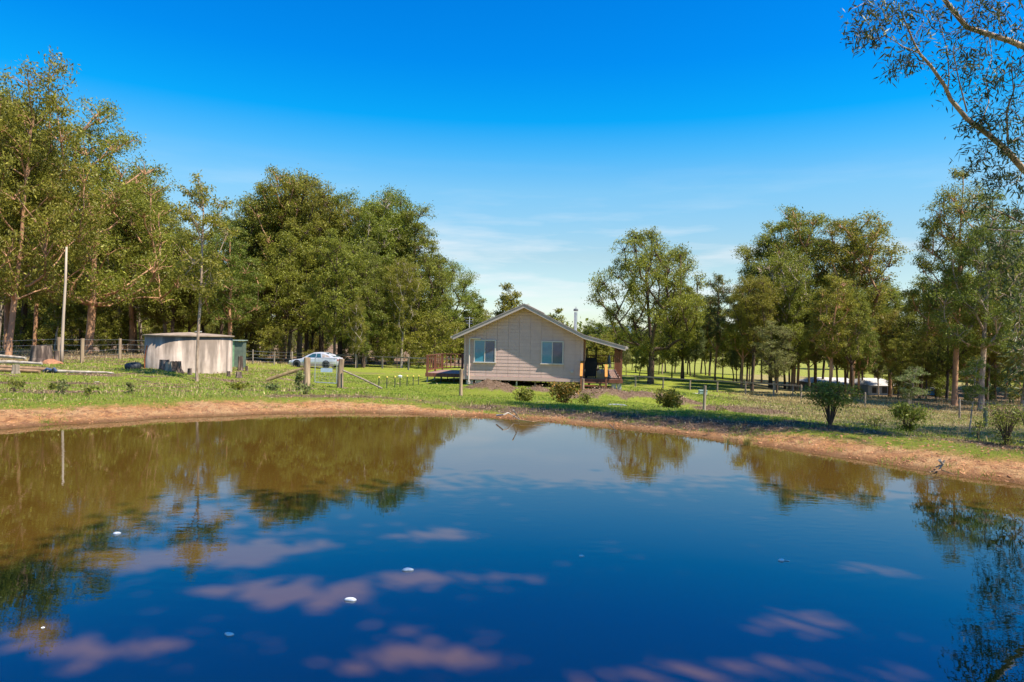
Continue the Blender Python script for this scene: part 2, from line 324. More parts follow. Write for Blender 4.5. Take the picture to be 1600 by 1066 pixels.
    c = cmix(wm.outputs[0], c, (0.15, 0.075, 0.035))
    L(nt, c, p.inputs['Base Color'])
    ad = N(nt, 'ShaderNodeMath', operation='ADD'); L(nt, nf, ad.inputs[0]); L(nt, nff, ad.inputs[1])
    b = N(nt, 'ShaderNodeBump'); b.inputs['Strength'].default_value = 1.0; b.inputs['Distance'].default_value = 0.09; L(nt, ad.outputs[0], b.inputs['Height']); L(nt, b.outputs[0], p.inputs['Normal'])
    return m
GROUND = terrain_mat()

def axis(lo, a, b, hi, step, g=1.09):
    xs = list(np.arange(a, b, step)); s = step; x = xs[0]; left = []
    while x > lo: s *= g; x -= s; left.append(x)
    s = step; x = xs[-1]; right = []
    while x < hi: s *= g; x += s; right.append(x)
    return np.array(left[::-1] + xs + right)
def zones(x, y, sd, mm):
    fx = vnoise(x, y, 0.8, 4); f2 = vnoise(x, y, 0.28, 8)
    th = np.arctan2(x, y)
    u = 800 + F * np.tan(np.clip(th, -1.3, 1.3))
    wid = np.interp(u, [0, 300, 600, 700, 820, 1000, 1150, 1250, 1600], [2.0, 1.8, 1.25, 0.75, 0.65, 0.35, 0.45, 1.35, 1.8])
    dirt = np.clip(1.2 - (sd + 0.25 * fx) / wid, 0, 1) * (sd > -3)
    crest_shade_litter = np.clip(1 - np.abs(sd - wid - 0.2) / 1.1, 0, 1) * np.interp(u, [350, 450, 700, 800, 1250, 1400, 1600], [0.0, 0.75, 0.5, 0.95, 1.0, 0.5, 0.8])  # litter colour stands in for the canopy shadow along the crest
    crest_shade_litter = np.maximum(crest_shade_litter, np.clip((u - 640) / 100, 0, 1) * np.clip((1350 - u) / 150, 0, 1) * (sd < wid + 0.6) * (sd > 0.15) * 0.42)
    r = np.hypot(x, y)
    litter = np.maximum(crest_shade_litter, np.clip(mm * 2.2 - 0.25, 0, 1))
    nearland = np.clip((sd - 2) / 2, 0, 1)
    pt = vnoise(x * .55, y * 1.6, .9, 12) + .6 * vnoise(x * .5, y * 1.5, 2.3, 5); litter = np.maximum(litter, nearland * np.clip(pt * 1.6 + .05, 0, 0.74) * np.clip((640 - u) / 150, 0, 1) * (r < 50)); litter = np.maximum(litter, nearland * np.clip(pt * 1.3 - .35, 0, 0.55) * (r < 45))
    # forest floor
    forest = np.clip((r - np.interp(u, [0, 250, 400, 560, 700, 900, 1000, 1250, 1600], [36, 44, 62, 72, 80, 88, 72, 60, 55])) / 6, 0, 1) * np.where(u < 760, 1, r < 120)
    litter = np.maximum(litter, forest * np.interp(u, [700, 960, 1300, 1400], [0.75, 0.25, 0.30, 0.60]) )
    dry = nearland * np.clip((u - 1080) / 120, 0, 1) * np.clip((r - 15) / 4, 0, 1) * (r < 130) * 0.78
    dry = np.maximum(dry, forest * 0.5 * (u < 950))
    dry = np.maximum(dry, nearland * 0.24 * (u < 470) + np.clip(1 - abs(sd - wid - 0.4) / 0.9, 0, 1) * 0.5)
    # orange track behind the paddock
    tr = np.exp(-((r - np.interp(u, [560, 700, 1300], [60, 54, 70])) / 2.2) ** 2) * np.interp(u, [520, 580, 700, 760], [0, 1, 1, 0.0])
    dirt = np.maximum(dirt, 0.72 * tr)
    dry = np.maximum(dry, 0.45 * np.exp(-((r - 74) / 4) ** 2) * (u > 960)); dry = np.maximum(dry, .46 * (r > 120))
    return np.stack([dirt, litter, dry, np.clip((u < 640) * nearland * 0.8 + 0.15, 0, 1)], -1)
xs = axis(-3500, -14, 12.5, 3500, 0.14); ys = axis(-400, 0.6, 20, 4500, 0.14, 1.055)
X, Y = np.meshgrid(xs, ys); Z, SD, MM = height(X, Y, True)
nx, ny = len(xs), len(ys)
i = np.arange((ny - 1) * (nx - 1)); r_ = i // (nx - 1); c_ = i % (nx - 1); a = r_ * nx + c_
me = npmesh('ground', np.stack([X, Y, Z], -1).reshape(-1, 3), np.stack([a, a + 1, a + nx + 1, a + nx], -1), GROUND, smooth=True, attrs={'zone': zones(X, Y, SD, MM).reshape(-1, 4)})
tagp(link('ground', me), kind='structure')

# water
def water_mat():
    m = bpy.data.materials.new('murky_pond_water'); m.use_nodes = True; nt = m.node_tree; p = nt.nodes['Principled BSDF']
    p.inputs['Roughness'].default_value = 0.0; p.inputs['IOR'].default_value = 2.35; p.inputs['Specular IOR Level'].default_value = 0.5; p.inputs['Specular Tint'].default_value = (0.22, 0.62, 1.0, 1)
    t = N(nt, 'ShaderNodeTexCoord'); n0 = N(nt, 'ShaderNodeTexNoise'); n0.inputs['Scale'].default_value = 0.35; n0.inputs['Detail'].default_value = 2; L(nt, t.outputs['Object'], n0.inputs[0])
    cr = ramp(nt, [(0.3, (0.068, 0.036, 0.006)), (0.7, (0.080, 0.044, 0.008))]); L(nt, n0.outputs[0], cr.inputs[0]); L(nt, cr.outputs[0], p.inputs['Base Color'])
    mp = N(nt, 'ShaderNodeMapping'); mp.inputs['Scale'].default_value = (1, 2.2, 1); L(nt, t.outputs['Object'], mp.inputs[0])
    n1 = N(nt, 'ShaderNodeTexNoise'); n1.inputs['Scale'].default_value = 5.5; n1.inputs['Detail'].default_value = 3; L(nt, mp.outputs[0], n1.inputs[0])
    n2 = N(nt, 'ShaderNodeTexNoise'); n2.inputs['Scale'].default_value = 0.5; n2.inputs['Detail'].default_value = 2; L(nt, t.outputs['Object'], n2.inputs[0])
    c2 = ramp(nt, [(0.40, 0.15), (0.65, 1.0)]); L(nt, n2.outputs[0], c2.inputs[0])
    mm = N(nt, 'ShaderNodeMath', operation='MULTIPLY'); L(nt, n1.outputs[0], mm.inputs[0]); L(nt, c2.outputs[0], mm.inputs[1])
    b = N(nt, 'ShaderNodeBump'); b.inputs['Strength'].default_value = 0.14; b.inputs['Distance'].default_value = 0.006; L(nt, mm.outputs[0], b.inputs['Height']); L(nt, b.outputs[0], p.inputs['Normal'])
    return m
WATER = water_mat()
cen = SH.mean(0); q_ = SH + (SH - cen) / np.linalg.norm(SH - cen, axis=1)[:, None] * 0.55
b = MB(); b.add([(x, y, 0) for x, y in q_], [tuple(range(len(q_)))])
tagp(b.build('pond_water', WATER), kind='structure')

# ------------------------------------------------------------------ trees
def leaves(P, Lh, Wd, rg, droop=0.45, jitter=0.4, fold=0.0):
    """one rhombic quad per point: P (n,3)"""
    n = len(P)
    d = rg.normal(size=(n, 3)); d[:, 2] -= droop * 1.6; d /= np.linalg.norm(d, axis=1)[:, None]
    s = rg.normal(size=(n, 3)); s -= (s * d).sum(1)[:, None] * d; s /= np.linalg.norm(s, axis=1)[:, None]
    l = (Lh * (1 + jitter * (rg.random(n) - 0.5) * 2))[:, None]; wv = (Wd * (1 + jitter * (rg.random(n) - 0.5) * 2))[:, None]
    V = np.empty((n, 4, 3)); V[:, 0] = P; V[:, 1] = P + d * l * 0.45 + s * wv * 0.5; V[:, 2] = P + d * l; V[:, 3] = P + d * l * 0.45 - s * wv * 0.5
    return V.reshape(-1, 3), np.arange(n * 4).reshape(n, 4)
def make_tree(name, seed, H, tr, W, cb, nclump, nleaf, Lh, Wd, rc, bark, leafm, shape='dome', lean=0.0, leader=0.9, sides=7, flat=0.7, limb=0.35, extra=None, open_=0.0):
    rg = np.random.default_rng(seed); rr = random.Random(seed)
    nodes = []; par = []; chains = []
    p = np.array([0., 0, -0.25]); K = 12; ch = []
    dirx, diry = rg.normal() * 0.02 + lean, rg.normal() * 0.02
    for k in range(K + 1):
        nodes.append(p.copy()); par.append(len(nodes) - 2); ch.append(len(nodes) - 1)
        st = H * leader / K; dirx += rg.normal() * 0.035; diry += rg.normal() * 0.035; dirx *= 0.93; diry *= 0.93
        p = p + np.array([dirx * st + 0 * p[0], diry * st, st])
    chains.append(ch)
    cl = []
    tries = 0; sep = rc * 1.22
    while len(cl) < nclump and tries < 9000:
        tries += 1
        if tries % 1500 == 0: sep *= 0.85
        t = rg.random(); z = H * (cb + (1 - cb) * t)
        if shape == 'dome': rad = W * (0.55 + 0.45 * math.sin(math.pi * min(1, t * 1.15 + 0.18))) * math.sqrt(max(0, 1 - max(0, (t - 0.35) / 0.65) ** 2.2)) if t > 0.0 else 0
        elif shape == 'vase': rad = W * (0.35 + 0.65 * t ** 0.8) * math.sqrt(max(0, 1 - max(0, (t - 0.55) / 0.45) ** 2.4))
        elif shape == 'spire': rad = W * (1.0 - 0.75 * t) * min(1, 0.45 + t * 2.2)
        else: rad = W * math.sqrt(max(0, 1 - (2 * t - 1) ** 2))
        a = rg.random() * 2 * math.pi; q = rad * (rg.random() ** 0.42)
        k = (z / (H * leader)) * K; k = min(K, int(k)); ax = nodes[k]
        c = np.array([ax[0] + q * math.cos(a), ax[1] + q * math.sin(a), z - rc * 0.3])
        if all(np.linalg.norm((c - o) * [1, 1, 1.2]) > sep for o in cl): cl.append(c)
    if extra: cl += [np.array(e) for e in extra]
    ax0 = np.array([nodes[5][0], nodes[5][1]])
    cl.sort(key=lambda c: math.hypot(c[0] - ax0[0], c[1] - ax0[1]) + 0.3 * c[2])
    minz = H * cb * 0.72
    for c in cl:
        best = None; bc = 1e9
        for j, nd in enumerate(nodes):
            if nd[2] < minz: continue
            hd = math.hypot(c[0] - nd[0], c[1] - nd[1]); dd = np.linalg.norm(c - nd)
            if dd < 1e-3: continue
            cost = dd + 2.2 * max(0, nd[2] - (c[2] - limb * hd - 0.02 * H))
            if cost < bc: bc = cost; best = j
        s = nodes[best]; v = c - s; ln = np.linalg.norm(v)
        m = s + v * 0.5 + np.array([v[0] * 0.10, v[1] * 0.10, -abs(v[2]) * 0.12 + 0.03 * ln]) + rg.normal(size=3) * ln * 0.07
        nseg = max(2, min(6, int(ln / (H * 0.05)))); ch = [best]
        for k in range(1, nseg + 1):
            t = k / nseg; q = s * (1 - t) ** 2 + 2 * m * t * (1 - t) + c * t * t + rg.normal(size=3) * ln * 0.018 * (t < 1)
            nodes.append(q); par.append(ch[-1]); ch.append(len(nodes) - 1)
        chains.append(ch)
    n = len(nodes); e = 2.35; acc = np.zeros(n); tip = 1.0
    kids = [0] * n
    for j in range(n):
        if par[j] >= 0: kids[par[j]] += 1
    for j in range(n - 1, -1, -1):
        if kids[j] == 0: acc[j] += tip
        if par[j] >= 0: acc[par[j]] += acc[j]
    # chains were appended in order, so parents always come before children
    rad = acc ** (1 / e); rad = rad / rad[0] * tr
    for j in range(K + 1): rad[j] = max(rad[j], tr * (1 - 0.82 * j / K))
    flare = [1.35, 1.05]; 
    for j in range(2): rad[j] *= flare[j]
    rad = np.maximum(rad, tr * 0.055)
    b = MB()
    for ci, ch in enumerate(chains):
        rd = [rad[j] for j in ch]
        if ci: rd[0] = min(rd[0], rd[1] * 1.3)
        b.tube([nodes[j] for j in ch], rd, sides if ci == 0 else 5, cap=False, wob=0.10, rr=rr)
    # fine twigs and leaves
    P = []
    per = max(1, nleaf // len(cl)); subs = 9
    for c in cl:
        sc_ = rc * (0.75 + 0.5 * rg.random())
        sub = rg.normal(size=(subs, 3)); sub /= np.linalg.norm(sub, axis=1)[:, None]; sub *= (sc_ * (0.45 + 0.5 * rg.random(subs)))[:, None]; sub[:, 2] = sub[:, 2] * flat + sc_ * 0.15
        for s_ in sub:
            b.tube([c - [0, 0, sc_ * 0.25], c + s_ * 0.55 + rg.normal(size=3) * sc_ * 0.06, c + s_], [rad.min() * 0.6, rad.min() * 0.45, rad.min() * 0.3], 3, cap=False)
            k = max(1, int(per * 1.35 / subs * (0.6 + 0.8 * rg.random())))
            g = rg.normal(size=(k, 3)) * sc_ * 0.215; g[:, 2] *= 0.75
            P.append(c + s_ + g)
    P = np.concatenate(P); P[:, 2] = np.maximum(P[:, 2], Lh * 1.2)
    V, Fq = leaves(P, Lh * .88, Wd * .9, rg)
    tm = b.mesh(name + '_trunk', bark, smooth=True); lm = npmesh(name + '_crown', V, Fq, leafm)
    return (tm, lm, H)
TV = {}
def T(key, *a, **k): TV[key] = make_tree(key, *a, **k)
#  key        seed  H   tr    W    cb  ncl nleaf  L    Wd   rc
T('broad',      25, 16, 0.34, 6.1, 0.24, 74, 34000, .27, .085, 1.35, BKD, LF, 'ball', leader=0.72, limb=0.75)
T('spread',     22, 23, 0.34, 7.6, 0.22, 84, 36000, .31, .10, 1.75, BKO, LFY, 'dome', leader=0.62, limb=0.6, flat=0.6)
T('tall_a',     31, 22, 0.30, 4.6, 0.36, 58, 24000, .31, .10, 1.45, BKD, LF, 'vase', leader=0.85, limb=0.9)
T('tall_b',     32, 22, 0.27, 4.0, 0.30, 56, 24000, .31, .10, 1.40, BKD, LFD, 'dome', leader=0.88, limb=1.0)
T('tall_c',     33, 22, 0.26, 4.4, 0.40, 52, 22000, .31, .10, 1.45, BKO, LFY, 'vase', leader=0.8, limb=1.0)
T('tall_d',     34, 20, 0.20, 4.9, 0.25, 60, 24000, .30, .10, 1.45, BKP, LF, 'dome', leader=0.8, limb=0.7)
T('slim_a',     41, 14, 0.13, 1.9, 0.30, 34, 11000, .25, .08, 0.85, BKP, LFB, 'spire', leader=0.95, limb=0.7)
T('slim_b',     42, 14, 0.14, 2.3, 0.35, 34, 12000, .25, .085, 0.95, BKO, LFY, 'ball', leader=0.92, limb=0.8)
T('slim_c',     43, 14, 0.13, 2.6, 0.22, 40, 13000, .25, .085, 0.95, BKD, LF, 'ball', leader=0.9, limb=0.6)
T('big_open',   51, 19, 0.21, 4.3, 0.30, 66, 30000, .24, .07, 1.15, BKP, LF, 'dome', leader=0.9, limb=0.7)
T('far_a',      61, 16, 0.20, 3.6, 0.25, 30, 5200, .58, .22, 1.4, BKD, LF, 'dome', leader=0.85, sides=5)
T('far_b',      62, 16, 0.16, 2.8, 0.30, 26, 4400, .55, .20, 1.3, BKP, LFD, 'vase', leader=0.9, sides=5)
T('far_c',      63, 16, 0.18, 3.2, 0.18, 28, 5000, .55, .20, 1.3, BKO, LFY, 'dome', leader=0.9, sides=5)
T('sapling',    44, 9, 0.062, 1.15, 0.42, 24, 4800, .17, .055, 0.50, BKP, LFB, 'ball', leader=0.95, limb=0.7)
T('scrub',      71, 5, 0.06, 1.9, 0.08, 26, 3600, .24, .09, 0.75, BKD, LFD, 'ball', leader=0.6, sides=4)
def put_tree(key, x, y, H, name, label, group=None, wsc=1.0, rz=None, bark=None, leafm=None, cat='tree', lean=(0, 0)):
    tm, lm, h0 = TV[key]; s = H / h0
    z = hz(x, y)
    o = thing(name, label, cat, (x, y, z), rz if rz is not None else rnd.uniform(0, 6.28), group); o.rotation_euler[0] = lean[0]; o.rotation_euler[1] = lean[1]
    a = link('trunk', tm, o, scale=(s * (1 + (wsc - 1) * 0.6),) * 2 + (s,)); c = link('crown', lm, o, scale=(s * wsc, s * wsc, s))
    a.scale = (s * wsc, s * wsc, s)
    for q, m in ((a, bark), (c, leafm)):
        if m: q.material_slots[0].link = 'OBJECT'; q.material_slots[0].material = m
    return o
def px_tree(key, u, vtop, d, name, label, **k):
    x = xat(u, d); g = hz(x, d); H = zat(u, vtop, d) - g
    return put_tree(key, x, d, H, name, label, **k)
GT = 'gum_tree'
px_tree('spread', 138, 160, 60, GT, 'large spreading gum tree with orange bark and heavy low limbs left of the tank', rz=2.0, bark=BKO)
px_tree('tall_d', 12, 78, 50, GT, 'very tall gum tree reaching highest at the left edge of the photo', wsc=0.85, bark=BKO, rz=0.5)
px_tree('tall_a', -45, 130, 52, GT, 'tall dark gum tree cut off by the left edge, behind the log pile', rz=1.5)
px_tree('sapling', 308, 278, 27.0, 'gum_sapling', 'slender pale sapling standing directly in front of the concrete tank', bark=BKG, leafm=LFY, rz=1.2)
px_tree('tall_c', 205, 265, 72, GT, 'orange barked gum tree rising between the big spreading gum and the tank', rz=3)
px_tree('tall_d', 262, 292, 74, GT, 'bushy green gum tree directly above the left end of the concrete tank', rz=4, wsc=1.1)
px_tree('tall_b', 345, 325, 78, GT, 'dark gum tree just behind the slender sapling at the tank', rz=1)
px_tree('tall_a', 392, 300, 80, GT, 'gum tree with dark trunk rising above the green sheet shed', rz=0.3)
px_tree('tall_c', 441, 266, 79, GT, 'tall gum tree with a reddish trunk behind the nose of the silver car', rz=5.2)
px_tree('tall_b', 468, 268, 82, GT, 'tallest of the gum trees behind the silver car', rz=2.2, wsc=1.05, bark=BKP)
px_tree('tall_a', 502, 280, 78, GT, 'dark twin trunked gum tree directly behind the silver car roof', rz=2.9)
px_tree('tall_b', 531, 292, 80, GT, 'black trunked gum tree just right of the gate posts', rz=4.4)
px_tree('tall_d', 570, 288, 76, GT, 'gum tree with a straight pale trunk between the gate and the picket row', rz=0.9, bark=BKP, wsc=0.95)
px_tree('tall_a', 612, 308, 82, GT, 'dark leaning gum tree left of the timber deck', rz=5.0)
px_tree('tall_b', 645, 318, 78, GT, 'rounded gum tree ending the forest edge toward the cabin', rz=3.5, wsc=1.15)
px_tree('broad', 672, 400, 86, GT, 'lower spreading gum tree hanging over the deck rail left of the cabin', rz=1.0, leafm=LF)
px_tree('broad', 1017, 360, 76, 'gum_tree', 'lone dome shaped gum tree with dark forked trunk right of the cabin', rz=2.3, wsc=.92)
px_tree('slim_c', 1068, 436, 84, GT, 'bushy gum tree immediately right of the lone dome shaped gum', rz=1, wsc=1.1)
px_tree('slim_b', 1118, 428, 84, 'gum_sapling', 'pale narrow young gum standing against the sky right of the lone gum', rz=2, wsc=.9, leafm=LFB)
px_tree('slim_b', 1160, 452, 74, 'gum_sapling', 'young gum with reddish stems behind the rail fence and left of the tall pair', rz=3, wsc=1.2)
px_tree('tall_a', 1205, 372, 80, GT, 'left shoulder tree of the tall gum clump right of centre', rz=4, leafm=LF, wsc=0.95)
px_tree('tall_c', 1240, 326, 78, GT, 'tall gum with sky showing through its round top, first peak of the right clump', rz=5)
px_tree('tall_c', 1332, 336, 74, GT, 'tall gum with crown leaning right, second peak of the right clump', rz=2.6, wsc=1.15, bark=BKO)
px_tree('slim_b', 1298, 430, 60, 'gum_sapling', 'slim gum with bright orange trunk beside the far red and white house', rz=0.4, wsc=1.2)
px_tree('slim_c', 1215, 500, 66, 'gum_sapling', 'low grey green bushy gum just behind the end of the rail fence', rz=0.4, wsc=1.35, leafm=LFB)
px_tree('big_open', 1493, 268, 57, GT, 'tall open crowned gum with golden trunk near the right edge', rz=2.0, bark=BKO, wsc=0.95)
px_tree('big_open', 1534, 300, 52, GT, 'tall gum with thick grey trunk near the right edge', rz=4.1, bark=BKG, leafm=LFD, wsc=1.0)
px_tree('tall_a', 1392, 442, 82, GT, 'round gum filling the gap between the tall right clump and the edge gums', rz=1.9, wsc=1.2)
px_tree('tall_b', 1440, 430, 70, GT, 'dark bushy gum left of the golden trunked gum', rz=1.1, wsc=1.2)
px_tree('tall_d', 1600, 330, 60, GT, 'dark leafed gum tree half cut off by the right edge', rz=5, leafm=LFD)  # takes the darker leaf material
px_tree('sapling', 1517, 560, 24, 'gum_sapling', 'thin dark sapling beside the fence post at right', rz=5, wsc=1.3, leafm=LFD)
px_tree('sapling', 1420, 575, 36, 'gum_sapling', 'small light green sapling standing alone in dry grass at right', rz=5, wsc=2.0, leafm=LFB)
px_tree('far_a', 797, 440, 120, GT, 'distant gum tree poking above the left slope of the cabin roof', rz=1, wsc=1.0)
px_tree('far_b', 727, 454, 112, GT, 'thin distant gum tree left of the cabin roof edge', rz=2)
px_tree('far_a', 868, 480, 135, GT, 'distant gum tree peeping over the right slope of the cabin roof', rz=3)
px_tree('far_c', 760, 478, 125, GT, 'distant tree just left of the cabin gable', rz=3)
def interp(u, t): return float(np.interp(u, [a for a, _ in t], [b for _, b in t]))
skyL = [(-80, 120), (0, 130), (60, 215), (130, 230), (230, 285), (290, 320), (350, 335), (400, 310), (460, 290), (520, 300), (570, 305), (640, 335), (680, 410), (705, 480), (760, 500)]
skyR = [(890, 510), (1000, 490), (1060, 450), (1110, 450), (1140, 480), (1160, 430), (1200, 380), (1240, 360), (1290, 390), (1330, 370), (1370, 420), (1400, 450), (1450, 450), (1480, 350), (1560, 320), (1680, 300)]
LMK = [(-60, 'log pile'), (55, 'drum like stump'), (97, 'bleached pole'), (150, 'spreading orange gum'), (205, 'black tyre'), (255, 'tank left end'), (308, 'tank sapling'), (345, 'tank right end'), (385, 'green shed'), (430, 'bare wire fence'), (462, 'car bonnet'), (505, 'car tail'), (535, 'right gate post'), (575, 'leaning grey pole'), (625, 'picket row'), (672, 'left deck'), (716, 'cabin left eave'), (765, 'left roof slope'), (822, 'roof peak'), (865, 'right roof slope'), (903, 'chimney flue'), (940, 'verandah roof'), (985, 'first rail fence posts'), (1017, 'lone domed gum'), (1068, 'concrete slab'), (1102, 'lone timber post'), (1140, 'seedling on the bank'), (1180, 'brown litter mound'), (1215, 'grey green bushy gum'), (1252, 'last rail fence post'), (1297, 'vase shaped bush'), (1340, 'red panelled far house'), (1382, 'blue grey far house'), (1420, 'small lone sapling'), (1460, 'blue tarpaulin shed'), (1493, 'golden trunked gum'), (1534, 'thick grey gum'), (1575, 'wispy shrub'), (1640, 'right photo edge')]
FILLED = []
BN = {'bark_dark': 'dark', 'bark_pale': 'pale', 'bark_orange': 'orange', 'bark_grey': 'grey'}
def fill(n, u0, u1, d0, d1, sky, off, keys, where, group, wsc=(0.8, 1.1), maxH=26, barks=(BKD, BKP, BKO, None), skip=None, name='forest_tree'):
    for k in range(n):
        u = u0 + (u1 - u0) * ((k + rnd.random()) / n); d = d0 + (d1 - d0) * rnd.random()
        x = xat(u, d); v = interp(u, sky) + rnd.uniform(*off)
        H = zat(u, v, d) - hz(x, d)
        if H < 4: continue
        H = min(H, maxH); key = rnd.choice(keys); bk = rnd.choice(barks)
        o = put_tree(key, x, d, H, name, '', group, rnd.uniform(*wsc), bark=bk)
        lm = min(LMK, key=lambda q: abs(q[0] - u))[1]
        FILLED.append((o, group, lm, BN.get((bk or TV[key][0].materials[0]).name, 'dark'), where, H, d))
def name_fills():
    rk = ['tallest', 'second tallest', 'third tallest', 'fourth tallest', 'fifth tallest', 'sixth tallest', 'seventh tallest', 'eighth tallest', 'ninth tallest', 'tenth tallest']
    seen = {}
    for f in FILLED: seen.setdefault((f[4], f[2], f[3]), []).append(f)
    for (wh, lm, bn), l in seen.items():
        l.sort(key=lambda f: -f[5])
        for i, f in enumerate(l):
            f[0]['label'] = (rk[min(i, 9)] + ' ' if len(l) > 1 else '') + (bn + ' barked ' if bn else '') + wh + ', above the ' + lm
fill(27, -60, 700, 64, 92, skyL, (8, 95), ['tall_a', 'tall_b', 'tall_c', 'tall_d', 'slim_c'], 'gum in the forest front', 'gum trees packed along the left forest edge', wsc=(0.9, 1.15))
fill(24, -60, 690, 64, 105, skyL, (130, 230), ['slim_a', 'slim_b', 'slim_c', 'far_b'], 'young gum under the left forest', 'young gums under the left forest', wsc=(0.7, 1.0), barks=(BKD, BKP, BKD, BKO))
fill(36, -80, 720, 100, 150, skyL, (40, 200), ['far_a', 'far_b', 'far_c'], 'deep forest gum', 'gum trees deep in the left forest', wsc=(1.0, 1.35))
fill(52, 690, 975, 92, 170, [(690, 480), (760, 500), (880, 508), (960, 505)], (-6, 26), ['far_a', 'far_b', 'far_c'], 'distant tree behind the cabin', 'distant trees behind the cabin', wsc=(1.1, 1.5))
fill(26, 975, 1180, 82, 118, skyR, (10, 75), ['slim_a', 'slim_b', 'slim_c', 'far_b'], 'thin gum beyond the rail fence', 'thin gums behind the rail fence', wsc=(1.0, 1.4), barks=(BKD, BKP, BKD))
fill(22, 1160, 1420, 66, 100, skyR, (18, 110), ['tall_a', 'tall_b', 'tall_c', 'slim_c', 'slim_b', 'slim_a'], 'gum in the right clump', 'gum trees of the clump right of centre', wsc=(0.85, 1.15))
fill(20, 1395, 1680, 62, 100, skyR, (60, 180), ['tall_b', 'slim_c', 'tall_d', 'slim_b'], 'gum in the right wood', 'gum trees at the right edge', wsc=(0.85, 1.2))
fill(28, 1300, 1680, 110, 160, skyR, (60, 150), ['far_a', 'far_b', 'far_c'], 'distant gum past the far houses', 'distant trees behind the far houses', wsc=(1.0, 1.3))
fill(20, 960, 1320, 150, 280, [(960, 505), (1300, 505)], (0, 30), ['far_a', 'far_c'], 'far paddock tree', 'far paddock trees', wsc=(1.2, 1.6))
def scr(n, u0, u1, d0, d1, h0, h1, where, group):
    for k in range(n):
        u = u0 + (u1 - u0) * (k + rnd.random()) / n; lm = min(LMK, key=lambda q: abs(q[0] - u))[1]; d = rnd.uniform(d0, d1); H = rnd.uniform(h0, h1)
        o = put_tree('scrub', xat(u, d), d, H, 'forest_shrub', '', group, rnd.uniform(0.8, 1.3), leafm=rnd.choice([LF, LFY, LFY, None]), cat='shrub'); FILLED.append((o, group, lm, '', where, H, d))
scr(34, -40, 690, 70, 115, 2.5, 6.0, 'wild shrub in the left forest', 'shrubs under the left forest')
scr(14, 1340, 1660, 66, 105, 2.0, 5.0, 'wild shrub in the right wood', 'shrubs in the right wood')
name_fills()
px_tree('scrub', 365, 533, 47, 'acacia_bush', 'yellow green feathery bush leaning over the green shed', leafm=LFY, wsc=1.2, cat='bush')
px_tree('scrub', 485, 548, 64, 'acacia_bush', 'small yellow green bush just behind the silver car', leafm=LFY, wsc=1.3, cat='bush')
px_tree('scrub', 1340, 606, 60, 'acacia_bush', 'low yellowish bush in the dry grass in front of the far houses', leafm=LFY, wsc=1.5, cat='bush')
# the far wood that closes the horizon
P = []; rg = np.random.default_rng(5)
for k in range(900):
    a = rg.uniform(-0.95, 0.95); d = rg.uniform(330, 620); h = rg.uniform(9, 17) * (1.25 if a < -0.1 else 1.0)
    x = d * math.tan(a) if abs(a) < 0.95 else d; y = d
    z = -6.0; nn = 60
    g = rg.normal(size=(nn, 3)) * [3.2, 3.2, h * 0.24]; P.append(np.array([x, y, z + h * 0.55]) + g)
V, Fq = leaves(np.concatenate(P), 2.3, 1.3, rg)
tagp(link('far_woodland', npmesh('far_woodland', V, Fq, LFD)), 'far belt of trees along the horizon', 'woodland', kind='stuff')

hv = []; hf = []; nh = 40
for i in range(nh + 1):
    t = i / nh; x = 230 + 330 * t; e = 64 * math.sin(math.pi * t) ** 1.4 * (1 + .12 * math.sin(9 * t) + .05 * math.sin(31 * t))
    hv += [(x, 2500, -8), (x, 2620, e), (x, 2900, e * .8), (x, 3200, -8)]
for i in range(nh):
    for k in range(3): hf.append((i * 4 + k, (i + 1) * 4 + k, (i + 1) * 4 + k + 1, i * 4 + k + 1))
tagp(link('hill', npmesh('hill', hv, hf, mat('hazed_wooded_hill', (.06, .09, .11), (.045, .07, .09), .05, .95, 0), smooth=True)), kind='structure')  # blue of distance haze mixed into the hill colour

# ------------------------------------------------------------------ tree overhanging from the right, and the shade tree behind the camera
def px_tube(b, pts, r0, r1, n=6):
    m = len(pts); b.tube([at(*p) for p in pts], [r0 + (r1 - r0) * i / (m - 1) for i in range(m)], n, cap=False, wob=0.08)
ot = thing('overhanging_gum', 'near gum tree whose pale limbs and long dark leaves hang into the top right corner', 'tree', (17.6, 14.0, hz(17.6, 14.0)))
base = Vector(ot.location)
b = MB(); rg = np.random.default_rng(77); rr7 = random.Random(77)
b.tube([base - Vector((0, 0, .3)), base + Vector((-.1, 0, 1.5)), base + Vector((-.5, -.1, 3.2)), base + Vector((-.7, -.2, 5.4)), base + Vector((1.2, 1.0, 8)), base + Vector((3.2, 2.8, 11)), base + Vector((4.4, 4.0, 14))], [.42, .33, .29, .24, .18, .12, .05], 9, cap=False, wob=.08)
J1 = base + Vector((-.6, -.1, 4.2)); J2 = base + Vector((1.2, 1.0, 8.0))
def limb(start, pts, r0, r1):
    q = ([start] if start is not None else []) + [at(a_, b_, c_ * 1.85) for a_, b_, c_ in pts]
    r0 *= 0.82; r1 *= 1.05; b.tube(q, [r0 + (r1 - r0) * i / (len(q) - 1) for i in range(len(q))], 7, cap=False, wob=.08); return q
tw = []
m1 = limb(J1, [(1680, 335, 9.6), (1599, 265, 9.5), (1571, 233, 9.4), (1545, 211, 9.3), (1511, 186, 9.2), (1485, 155, 9.2), (1476, 134, 9.1), (1455, 104, 9.1), (1437, 84, 9.0), (1429, 69, 9), (1407, 17, 9)], .115, .014)
tw += m1[9:]
tw += limb(None, [(1437, 84, 9), (1411, 73, 8.9), (1385, 56, 8.8), (1364, 62, 8.8), (1332, 43, 8.8)], .016, .006)
tw += limb(None, [(1385, 56, 8.8), (1372, 30, 8.8), (1355, 8, 8.8)], .010, .005)
tw += limb(None, [(1480, 150, 9.15), (1483, 120, 9.2), (1480, 78, 9.3), (1463, 17, 9.4)], .022, .007)
